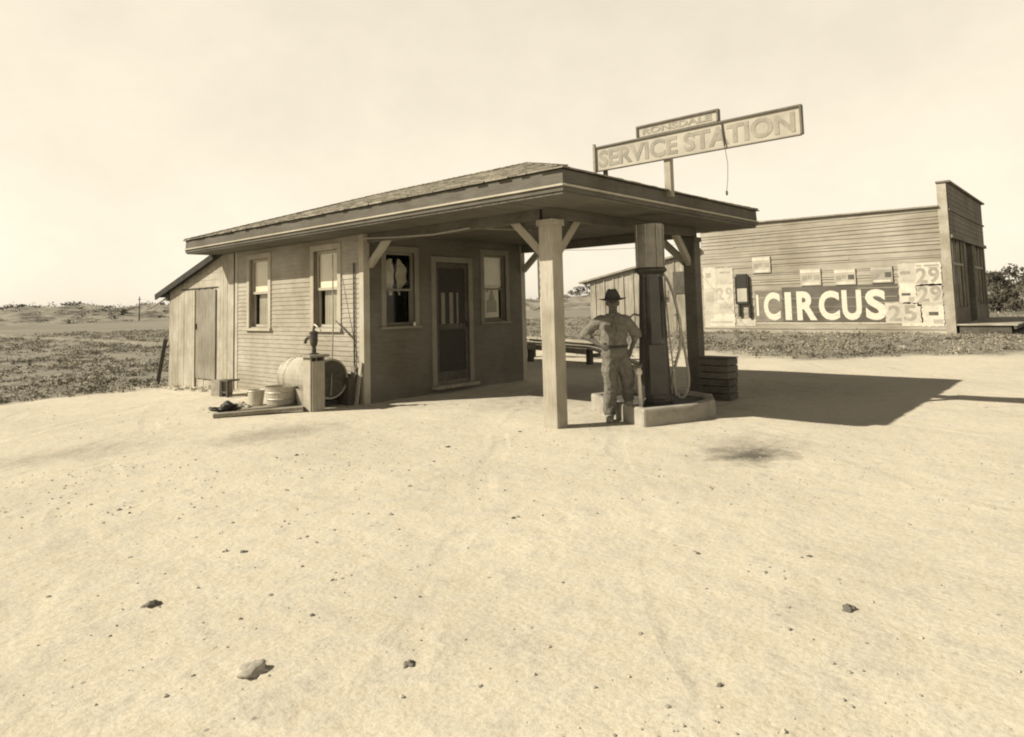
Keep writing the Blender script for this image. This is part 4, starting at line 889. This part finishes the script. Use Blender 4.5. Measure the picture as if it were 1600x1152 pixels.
# board and batten rear shed of the store
bsd = thing('batten_shed', 'board and batten shed with falling roof line joined to the back end of the store', 'shed', (XS, YB, 0))
def zb(y): return 4.0-(y-YB)*0.19
mb = B(); y = YB
while y < 21.5:
    e_ = min(y+0.30, 21.5); xx = XS-random.uniform(0, 0.015)
    mb.hexa([(xx, y+0.004, -0.3), (XS+5, y+0.004, -0.3), (XS+5, e_, -0.3), (xx, e_, -0.3)], [(xx, y+0.004, zb(y)), (XS+5, y+0.004, zb(y)), (XS+5, e_, zb(e_)), (xx, e_, zb(e_))]); y = e_
SB(mb.build('board_wall', M['batten'], bsd))
mb = B(); y = YB+0.30
while y < 21.4: mb.hexa([(XS-0.05, y-0.035, -0.3), (XS-0.016, y-0.035, -0.3), (XS-0.016, y+0.035, -0.3), (XS-0.05, y+0.035, -0.3)], [(XS-0.05, y-0.035, zb(y)), (XS-0.016, y-0.035, zb(y)), (XS-0.016, y+0.035, zb(y)), (XS-0.05, y+0.035, zb(y))]); y += 0.60
SB(mb.build('battens', M['batten'], bsd))
SB(B().hexa([(XS-0.25, YB+0.01, zb(YB)-0.01), (XS+5.2, YB+0.01, zb(YB)-0.01), (XS+5.2, 22.1, zb(22.1)-0.01), (XS-0.25, 22.1, zb(22.1)-0.01)], [(XS-0.25, YB+0.01, zb(YB)+0.09), (XS+5.2, YB+0.01, zb(YB)+0.09), (XS+5.2, 22.1, zb(22.1)+0.09), (XS-0.25, 22.1, zb(22.1)+0.09)]).build('roof', M['plank'], bsd))
SB(B().box((XS-0.06, 15.6, 1.9), (XS-0.051, 16.4, 3.0)).build('window_pane', M['darkwood'], bsd))

# bills and signs on the store wall.  helper: rectangle on the wall (y from high to low reads left to right)
def panel(name, label, cat, y0, y1, z0, z1, mat, off=0.03, th=0.008, group=None):
    o = thing(name, label, cat, (XS-off, (y0+y1)/2, (z0+z1)/2), 0, group)
    hy, hz = (y1-y0)/2, (z1-z0)/2
    B().box((-th, -hy, -hz), (0, hy, hz)).build('sheet', mat, o)
    return o
def patch(par, y0, y1, z0, z1, mat, off, nm='printed_block'):
    cy_, cz_ = par.location.y, par.location.z
    return B().box((-off-0.002, y0-cy_, z0-cz_), (-off, y1-cy_, z1-cz_)).build(nm, mat, par)
def label_text(par, s, yc, zc, w, h, mat, off, bold=0.02):
    o = text_mesh('lettering', s, h, mat, par, (-off, yc-par.location.y, zc-par.location.z), 0.002, bold, w, h); return o
def torn(par, y0, y1, z0, z1, mat, off, seed, rag=0.03, nm='sheet'):
    rnd = random.Random(seed); P_ = []
    n_ = 9
    for i in range(n_): P_.append((y0+(y1-y0)*i/n_, z0+rnd.uniform(-rag, rag)))
    for i in range(n_): P_.append((y1+rnd.uniform(-rag, rag), z0+(z1-z0)*i/n_))
    for i in range(n_): P_.append((y1-(y1-y0)*i/n_, z1+rnd.uniform(-rag, rag)))
    for i in range(n_): P_.append((y0+rnd.uniform(-rag, rag), z1-(z1-z0)*i/n_))
    L_ = par.location; n = len(P_)
    vs = [(-off-0.002, y-L_.y, z-L_.z) for y, z in P_]+[(-off, y-L_.y, z-L_.z) for y, z in P_]
    return B().add(vs, [tuple(range(n)), tuple(range(n, 2*n))[::-1]]+[(i, (i+1) % n, n+(i+1) % n, n+i) for i in range(n)]).build(nm, mat, par)
cb_ = panel('circus_bill', 'long dark painted band with the white word circus across the store wall', 'poster', 6.45, 11.06, 0.46, 2.02, M['banner'], 0.032)
torn(cb_, 11.07, 12.3, 0.46, 1.90, M['bannerpale'], 0.0, 5, 0.02); patch(cb_, 4.95, 12.3, 0.40, 0.445, M['paper'], 0.006, 'white_rule')
patch(cb_, 6.5, 12.2, 1.50, 1.515, M['papergrey'], 0.0105, 'crease'); patch(cb_, 6.5, 11.0, 1.12, 1.13, M['papergrey'], 0.0105, 'crease')
for ch, yc, wd in (('C', 11.53, 0.74), ('I', 10.81, 0.27), ('R', 10.02, 0.84), ('C', 9.10, 0.84), ('U', 8.2, 0.76), ('S', 7.29, 0.78)):
    if ch == 'I': patch(cb_, yc-0.14, yc+0.14, 0.56, 1.80, M['whitewash'], 0.013, 'lettering')
    else: label_text(cb_, ch, yc, 1.18, wd, 1.27, M['whitewash'], 0.013, 0.05)
patch(cb_, 12.13, 12.24, 0.75, 1.72, M['whitewash'], 0.013, 'stroke')
GB = 'bills pasted on the store wall'
rb = panel('price_bill', 'large torn white bill with grey numerals 25 and 29 at the store corner', 'poster', 4.95, 6.38, 0.30, 2.80, M['paper'], 0.034, group=GB)
for i, (y0, y1, z0, z1, m_) in enumerate(((5.82, 6.42, 2.0, 2.82, M['paper2']), (4.93, 5.80, 1.88, 2.74, M['paper']), (5.8, 6.40, 1.2, 1.98, M['paper']), (4.94, 5.82, 1.10, 1.95, M['paper2']), (5.66, 6.95, 0.42, 1.24, M['paper2']), (4.94, 5.70, 0.28, 1.06, M['paper']))): torn(rb, y0, y1, z0, z1, m_, 0.009, 20+i, 0.025)
def digit(p, ch, yc, zc, w, h, mat, off=0.013, b=0.018): label_text(p, ch, yc, zc, w, h, mat, off, b)
for ch, yc, zc in (('2', 5.60, 2.30), ('9', 5.18, 2.30), ('2', 5.58, 1.57), ('9', 5.16, 1.57)): digit(rb, ch, yc, zc, 0.38, 0.62, M['ink'])
for ch, yc in (('2', 6.62), ('5', 6.08)): digit(rb, ch, yc, 0.82, 0.46, 0.64, M['ink'])
patch(rb, 5.58, 5.74, 2.66, 2.72, M['ink'], 0.014); patch(rb, 4.98, 5.50, 2.65, 2.72, M['ink'], 0.014); patch(rb, 4.98, 5.36, 2.58, 2.62, M['ink'], 0.014)
patch(rb, 5.98, 6.34, 2.38, 2.50, M['ink'], 0.014); patch(rb, 6.02, 6.34, 1.52, 1.62, M['inkdark'], 0.014); patch(rb, 5.12, 5.44, 0.72, 0.86, M['inkdark'], 0.014)
patch(rb, 5.9, 6.36, 2.10, 2.16, M['papergrey'], 0.014); patch(rb, 5.9, 6.10, 1.28, 1.46, M['papergrey'], 0.014); patch(rb, 4.98, 5.76, 1.16, 1.22, M['papergrey'], 0.014); patch(rb, 4.98, 5.30, 0.40, 0.56, M['papergrey'], 0.014)
lbill = panel('faded_bill', 'pale torn bills with blurred print at the left end of the store wall', 'poster', 13.30, 14.78, 0.22, 3.05, M['paper2'], 0.034, group=GB)
for i, (y0, y1, z0, z1, m_) in enumerate(((14.15, 14.78, 2.1, 3.1, M['paper']), (13.3, 14.12, 2.3, 3.06, M['paper2']), (13.3, 14.1, 1.40, 2.26, M['paper']), (14.15, 14.78, 1.1, 2.05, M['paper2']), (13.28, 14.5, 0.3, 0.85, M['paper']), (12.3, 13.2, 0.30, 0.62, M['paper2']))): torn(lbill, y0, y1, z0, z1, m_, 0.009, 40+i, 0.03)
for a in ((14.3, 14.7, 1.45, 1.95), (14.35, 14.72, 0.65, 1.0), (13.4, 14.5, 0.42, 0.52), (13.45, 13.95, 2.80, 2.88), (13.4, 14.0, 1.14, 1.32), (14.4, 14.65, 2.62, 2.85)): patch(lbill, *a, M['papergrey'], 0.014)
digit(lbill, '2', 13.95, 1.82, 0.34, 0.60, M['papergrey']); digit(lbill, '9', 13.52, 1.82, 0.34, 0.60, M['papergrey'])
for nm, lab, y0, y1, z0, z1, mat, txt in (
    ('tin_sign', 'pale tin sign hung highest of the four on the store wall', 11.50, 12.33, 2.72, 3.48, M['papergrey'], ''),
    ('tin_sign', 'small pale tin sign on the store wall above the letter R of circus', 9.36, 10.22, 2.06, 2.80, M['papergrey'], ''),
    ('tin_sign', 'tin sign with a dark centre above the letter U of circus', 7.98, 8.82, 2.04, 2.72, M['papergrey'], ''),
    ('tin_sign', 'dark weathered tin sign on the store wall above the letter S of circus', 6.60, 7.40, 2.07, 2.76, M['ink'], '')):
    o = panel(nm, lab, 'sign', y0, y1, z0, z1, mat, 0.06, 0.02, 'small tin signs on the store wall')
    h = z1-z0; w_ = y1-y0
    patch(o, y0+0.02, y1-0.02, z1-0.24*h, z1-0.05, M['paper'] if mat != M['ink'] else M['papergrey'], 0.024)
    patch(o, y0+0.08, y1-0.08, z0+0.05*h, z0+0.17*h, M['paper'], 0.024)
    patch(o, y0+0.05, y0+0.35*w_, z0+0.32*h, z0+0.62*h, M['inkdark'] if y1 < 9.2 else M['ink'], 0.024); patch(o, y0+0.42*w_, y0+0.62*w_, z0+0.36*h, z0+0.6*h, M['ink'], 0.024); patch(o, y0+0.68*w_, y0+0.9*w_, z0+0.32*h, z0+0.58*h, M['ink'], 0.024)
ds_ = thing('display_rack', 'dark framed rack with a pale sheet on two legs left of the circus band', 'display rack', (XS-0.06, 12.84, 0))
B().box((-0.12, -0.33, 1.31), (0, -0.25, 2.62)).box((-0.12, 0.25, 1.31), (0, 0.33, 2.62)).box((-0.12, -0.25, 2.05), (0, 0.25, 2.72)).box((-0.12, -0.25, 1.30), (0, 0.25, 1.40)).build('frame', M['black'], ds_, bevel=0.02)
B().box((-0.135, -0.24, 1.42), (-0.04, 0.22, 2.04)).build('sheet', M['papergrey'], ds_)
B().box((-0.10, -0.36, 0.66), (-0.02, -0.26, 1.32)).build('leg', M['black'], ds_); B().box((-0.10, 0.12, 0.72), (-0.02, 0.22, 1.3)).build('leg', M['black'], ds_)

# ---------------------------------------------------------------- roadside sign, wires, distant poles
rs = thing('roadside_sign', 'narrow upright sign board on a pale post far behind the canopy post', 'sign', (24, 19.2, 0), 0.0)
B().box((-0.06, -0.08, -0.2), (0.06, 0.12, 1.85)).build('sign_post', M['white'], rs)
B().box((-0.04, -0.25, 1.80), (0.04, 0.25, 3.75)).build('sign_board', M['inkdark'], rs)
for k in range(5): B().box((-0.05, -0.14, 2.0+k*0.35), (-0.042, 0.14, 2.2+k*0.35)).build('faded_mark', M['ink'], rs)
tag(B().tube(smooth_pts([(9.5, 14.0, 3.05), (20, 15.0, 3.5), (26, 15.4, 3.9), (31.0, 16.2, 4.35)]), 0.008, 5).build('overhead_wire', M['iron']), 'thin wire strung from the station roof to the shed behind the store', 'wire')
def pole(x, y, h, label, group):
    p = thing('utility_pole', label, 'utility pole', (x, y, 0), 0.4, group)
    B().tube([(0, 0, -0.5), (0, 0, h)], [0.13, 0.08], 8).build('shaft', M['bark'], p)
    B().box((-0.4, -0.05, h-0.6), (0.4, 0.05, h-0.5)).build('crossarm', M['bark'], p)
tag(B().tube(smooth_pts([(6.5, 16.7, 1.86), (6.6, 17.6, 1.72), (6.75, 18.6, 1.62)]), [0.02]*13, 6).build('stay_pole', M['plank']), 'thin pole sticking out from the low end of the shed roof', 'pole')

# ---------------------------------------------------------------- stones and pebbles
def pos(px, dist):
    d = fw*F+rr*(px-PX)-uu*(470-PY); d.z = 0; d.normalize(); return d.x*dist, d.y*dist
pole(*pos(218, 150), 5.0, 'small distant pole on the flats left of the station shed', None)
stones = [(1.45, 2.76, 0.046, 0, 'pale upturned stone with a dark shaded side, largest near the bottom left'), (3.6, 1.05, 0.026, 1, 'dark flat clod alone on the sand at the lower right'), (1.42, 3.78, 0.032, 1, None), (1.9, 2.3, 0.02, 1, None)]
pl = [(185, 798), (202, 802), (172, 995), (302, 1057), (380, 862), (352, 861), (488, 962), (494, 848), (447, 765), (432, 716), (520, 906), (463, 712), (575, 804), (610, 805), (678, 722), (802, 811), (808, 809), (812, 675), (865, 690), (950, 735), (1030, 735), (1168, 758), (1195, 895), (1103, 920), (1420, 820), (1265, 870), (1125, 1073), (750, 1073), (802, 983), (830, 980), (880, 910), (1090, 865), (1235, 985), (1000, 990), (700, 700), (1072, 712), (560, 780), (640, 760)]
def unp(x, y):
    d = fw*F+rr*(x-PX)-uu*(y-PY); t = -1.5/d.z; return d.x*t, d.y*t
for x, y in pl:
    a, b = unp(x, y); stones.append((a, b, random.uniform(0.006, 0.014)*max(0.8, min(1.7, math.hypot(a, b)/4)), random.random() < 0.6, None))
for i, (x, y, r, dk, lab) in enumerate(stones):
    heap('stone', lab or 'small loose stone lying on the open sand in front of the station', 'stone', (x, y, height(x, y)+r*0.06), (r*random.uniform(0.9, 1.4), r*random.uniform(0.8, 1.2), r*(0.62 if r < 0.05 else 0.45)), M['stonedark'] if dk else M['stone'], i*3.7, 3, 0.8, group='loose stones on the sand')
ico = bmesh.new(); bmesh.ops.create_icosphere(ico, subdivisions=1, radius=1)
iv = np.array([v.co[:] for v in ico.verts]); ifc = np.array([[v.index for v in f.verts] for f in ico.faces]); ico.free()
rng = np.random.default_rng(3); V_ = []; F_ = []; k = 0
for i in range(5000):
    d = 1.8+14*rng.random()**1.1 if i % 3 else 7.0+1.6*rng.standard_normal()*0.5; a = YAW+rng.uniform(-0.85, 0.85); x, y = d*math.cos(a), d*math.sin(a)
    if noise.noise(Vector((x*0.7, y*0.7, 11))) < rng.uniform(-0.5, 0.35): continue
    if x > X0-0.05 and x < X1 and y > Y0: continue
    r = 0.0035+0.0075*rng.random()**3
    if x > 7.3 and x < 9.1 and y > 3.95 and y < 5.5: continue
    V_.append(iv*np.array([r*rng.uniform(0.8, 1.5), r*rng.uniform(0.8, 1.5), r*0.8])*(1+0.3*rng.standard_normal((len(iv), 1))*0.5)+np.array([x, y, height(x, y)+r*0.2]))
    F_.append(ifc+k); k += len(iv)
me = bpy.data.meshes.new('gravel'); me.from_pydata(np.concatenate(V_).tolist(), [], np.concatenate(F_).tolist()); me.materials.append(M['stone'])
gr = bpy.data.objects.new('gravel', me); COL.objects.link(gr); tag(gr, 'fine gravel scattered over the sandy lot', 'gravel', kind='stuff')

# ---------------------------------------------------------------- weeds
def weed_mat(name, lo, hi):
    t = NT(name, 0.9, 0.1)
    g = t.n('NewGeometry')
    n = t.noise(t.mapping((1, 1, 1)), 0.5, 4, 0.6)
    c = t.ramp(n, [(0.35, G(lo)), (0.65, G(hi))])
    w = t.ramp(g.outputs['Random Per Island'], [(0.0, G(0.5, 0.4)), (1.0, (1.3, 1.28, 1.2, 1))])
    t.col(t.mix(c, w, 1.0, 'MULTIPLY')); return t.m
M['weed'] = weed_mat('dry_weeds', 0.13, 0.33)
M['leaf'] = weed_mat('tree_foliage', 0.05, 0.12)
def blades(pts, hmax, wd):
    """scruffy plants: a low mound of small leaves with a few short blades"""
    V = []; Fc = []; k = 0; U = random.uniform
    for (x, y, s) in pts:
        z = height(x, y); R_ = U(0.06, 0.2)*s; H_ = U(0.25, 0.7)*R_
        for j in range(12):
            a = U(0, 6.28); q = R_*math.sqrt(random.random()); px, py = x+q*math.cos(a), y+q*math.sin(a); pz = z+H_*(1-(q/R_)**2)*U(0.3, 1.1)
            w = U(0.012, 0.032)*s; t1, t2 = U(0, 6.28), U(-0.6, 0.9)
            V += [(px-w*math.cos(t1), py-w*math.sin(t1), pz-w*t2), (px+w*math.cos(t1), py+w*math.sin(t1), pz+w*t2), (px+w*math.sin(t1), py-w*math.cos(t1), pz+w*U(0.2, 1.2))]
            Fc.append((k, k+1, k+2)); k += 3
        for j in range(3):
            a = U(0, 6.28); h = U(0.25, 1.0)*hmax*s; w = wd*s*U(0.6, 1.4); ca, sa = math.cos(a), math.sin(a); px, py = x+U(-R_, R_)*0.6, y+U(-R_, R_)*0.6; ln = h*U(0.2, 1.0)
            V += [(px-sa*w, py+ca*w, z-0.01), (px+sa*w, py-ca*w, z-0.01), (px+ca*ln, py+sa*ln, z+h)]; Fc.append((k, k+1, k+2)); k += 3
    me = bpy.data.meshes.new('weeds'); me.from_pydata(V, [], Fc); me.materials.append(M['weed']); return me
pts = []
while len(pts) < 15000:
    d = 11+60*random.random()**1.6; a = YAW+random.uniform(-0.85, 1.0); x, y = d*math.cos(a), d*math.sin(a)
    if weedy(x, y) < random.uniform(0.12, 1.0): continue
    if noise.noise(Vector((x*0.45, y*0.45, 21))) < random.uniform(-0.45, 0.35): continue
    if X0-0.1 < x < X1+0.2 and Y0 < y < 16.5: continue
    if XS-0.1 < x < XS+10 and YA-2 < y < 22: continue
    pts.append((x, y, random.uniform(0.5, 1.25)*(1.0+d/60)))
for q in range(120):
    x, y = random.choice([(random.uniform(5.9, 6.42), random.uniform(12.6, 16.6)), (random.uniform(30.3, 31.0), random.uniform(5, 21))]); pts.append((x, y, random.uniform(0.4, 0.9)))
wd_ = bpy.data.objects.new('weeds', blades(pts, 0.12, 0.008)); COL.objects.link(wd_); tag(wd_, 'low dry weeds and scrub covering the field beyond the lot', 'weeds', kind='stuff')

# ---------------------------------------------------------------- trees, shrubs
def tree(name, label, cat, x, y, h, w, leaves, seed, group=None, trunk=0.3, ls=0.05):
    rnd = random.Random(seed); z0 = height(x, y)
    t = thing(name, label, cat, (x, y, z0-0.05), 0, group)
    tk = B().tube([(0, 0, 0), (0.02*h, 0, h*0.3), (0, 0.02*h, h*0.62)], [0.035*h, 0.026*h, 0.012*h], 8)
    cl = []
    for i in range(7):
        a = rnd.uniform(0, 6.28); r = w*rnd.uniform(0.25, 0.42); zz = h*rnd.uniform(trunk+0.15, 0.9)
        e = Vector((math.cos(a)*r, math.sin(a)*r, zz)); tk.tube([(0, 0, h*rnd.uniform(0.15, 0.45)), e*0.6+Vector((0, 0, h*0.15)), e], [0.014*h, 0.009*h, 0.004*h], 6); cl.append((e, h*rnd.uniform(0.13, 0.22)))
    cl.append((Vector((0, 0, h*0.86)), h*0.17)); cl.append((Vector((0, 0, h*0.6)), h*0.2))
    tk.build('trunk', M['bark'], t)
    V = []; Fc = []; k = 0
    for i in range(leaves):
        c, r = rnd.choice(cl); d = Vector((rnd.gauss(0, 1), rnd.gauss(0, 1), rnd.gauss(0, 1))).normalized()*r*rnd.uniform(0.35, 1.08)
        p = c+Vector((d.x*1.25, d.y*1.25, d.z*0.85)); 
        if p.z < 0.02*h: continue
        s = ls*h*rnd.uniform(0.5, 1.2); u_ = Vector((rnd.gauss(0, 1), rnd.gauss(0, 1), rnd.gauss(0, 1))).normalized(); v_ = u_.orthogonal().normalized()
        V += [p-u_*s-v_*s*0.5, p+u_*s-v_*s*0.5, p+u_*s*0.6+v_*s*0.6, p-u_*s*0.6+v_*s*0.6]; Fc.append((k, k+1, k+2, k+3)); k += 4
    me = bpy.data.meshes.new('crown'); me.from_pydata([tuple(v) for v in V], [], Fc); me.materials.append(M['leaf'])
    o = bpy.data.objects.new('crown', me); COL.objects.link(o); o.parent = t
    return t
def pos(px, dist):
    d = fw*F+rr*(px-PX)-uu*(470-PY); d.z = 0; d.normalize(); return d.x*dist, d.y*dist
for i, (px, dist, h, w) in enumerate(((1560, 70, 3.6, 3.4), (1584, 76, 4.2, 4.0), (1610, 68, 3.2, 3.6), (1640, 74, 3.8, 4))):
    x, y = pos(px, dist); tree('tree', ('dark low tree just beyond the right corner of the store', 'taller dark tree second beyond the store corner', 'dark bushy tree third beyond the store corner', 'dark tree at the far right edge')[i], 'tree', x, y, h, w, 1500, 40+i, 'trees beyond the store', 0.0, 0.035)
for i, (px, dist, h) in enumerate(((906, 180, 2.6), (918, 172, 3.0), (892, 176, 1.6))):
    x, y = pos(px, dist); tree('tree', ('small round tree on the bluff seen left of the man', 'larger of the small trees on the bluff nearest the batten shed', 'lowest bush on the bluff seen beside the canopy post')[i], 'tree', x, y, h, h, 500, 60+i, 'small trees on the bluff', 0.05, 0.06)
V = []; Fc = []; k = 0
for i in range(900):
    a = YAW+random.uniform(-0.9, 1.0); d = 150+random.random()**0.8*60; x, y = d*math.cos(a), d*math.sin(a); z = height(x, y)
    s = random.uniform(0.3, 0.9)
    for j in range(22):
        p = Vector((x, y, z))+Vector((random.gauss(0, s), random.gauss(0, s), abs(random.gauss(0, s*0.45)))); q = random.uniform(0.12, 0.3)
        u_ = Vector((random.gauss(0, 1), random.gauss(0, 1), random.gauss(0, 1))).normalized(); v_ = u_.orthogonal()
        V += [tuple(p-u_*q), tuple(p+u_*q), tuple(p+v_*q)]; Fc.append((k, k+1, k+2)); k += 3
me = bpy.data.meshes.new('scrub'); me.from_pydata(V, [], Fc); me.materials.append(M['leaf'])
o = bpy.data.objects.new('scrub', me); COL.objects.link(o)
tag(o, 'dark brush dotted over the distant bluffs', 'brush', kind='stuff')
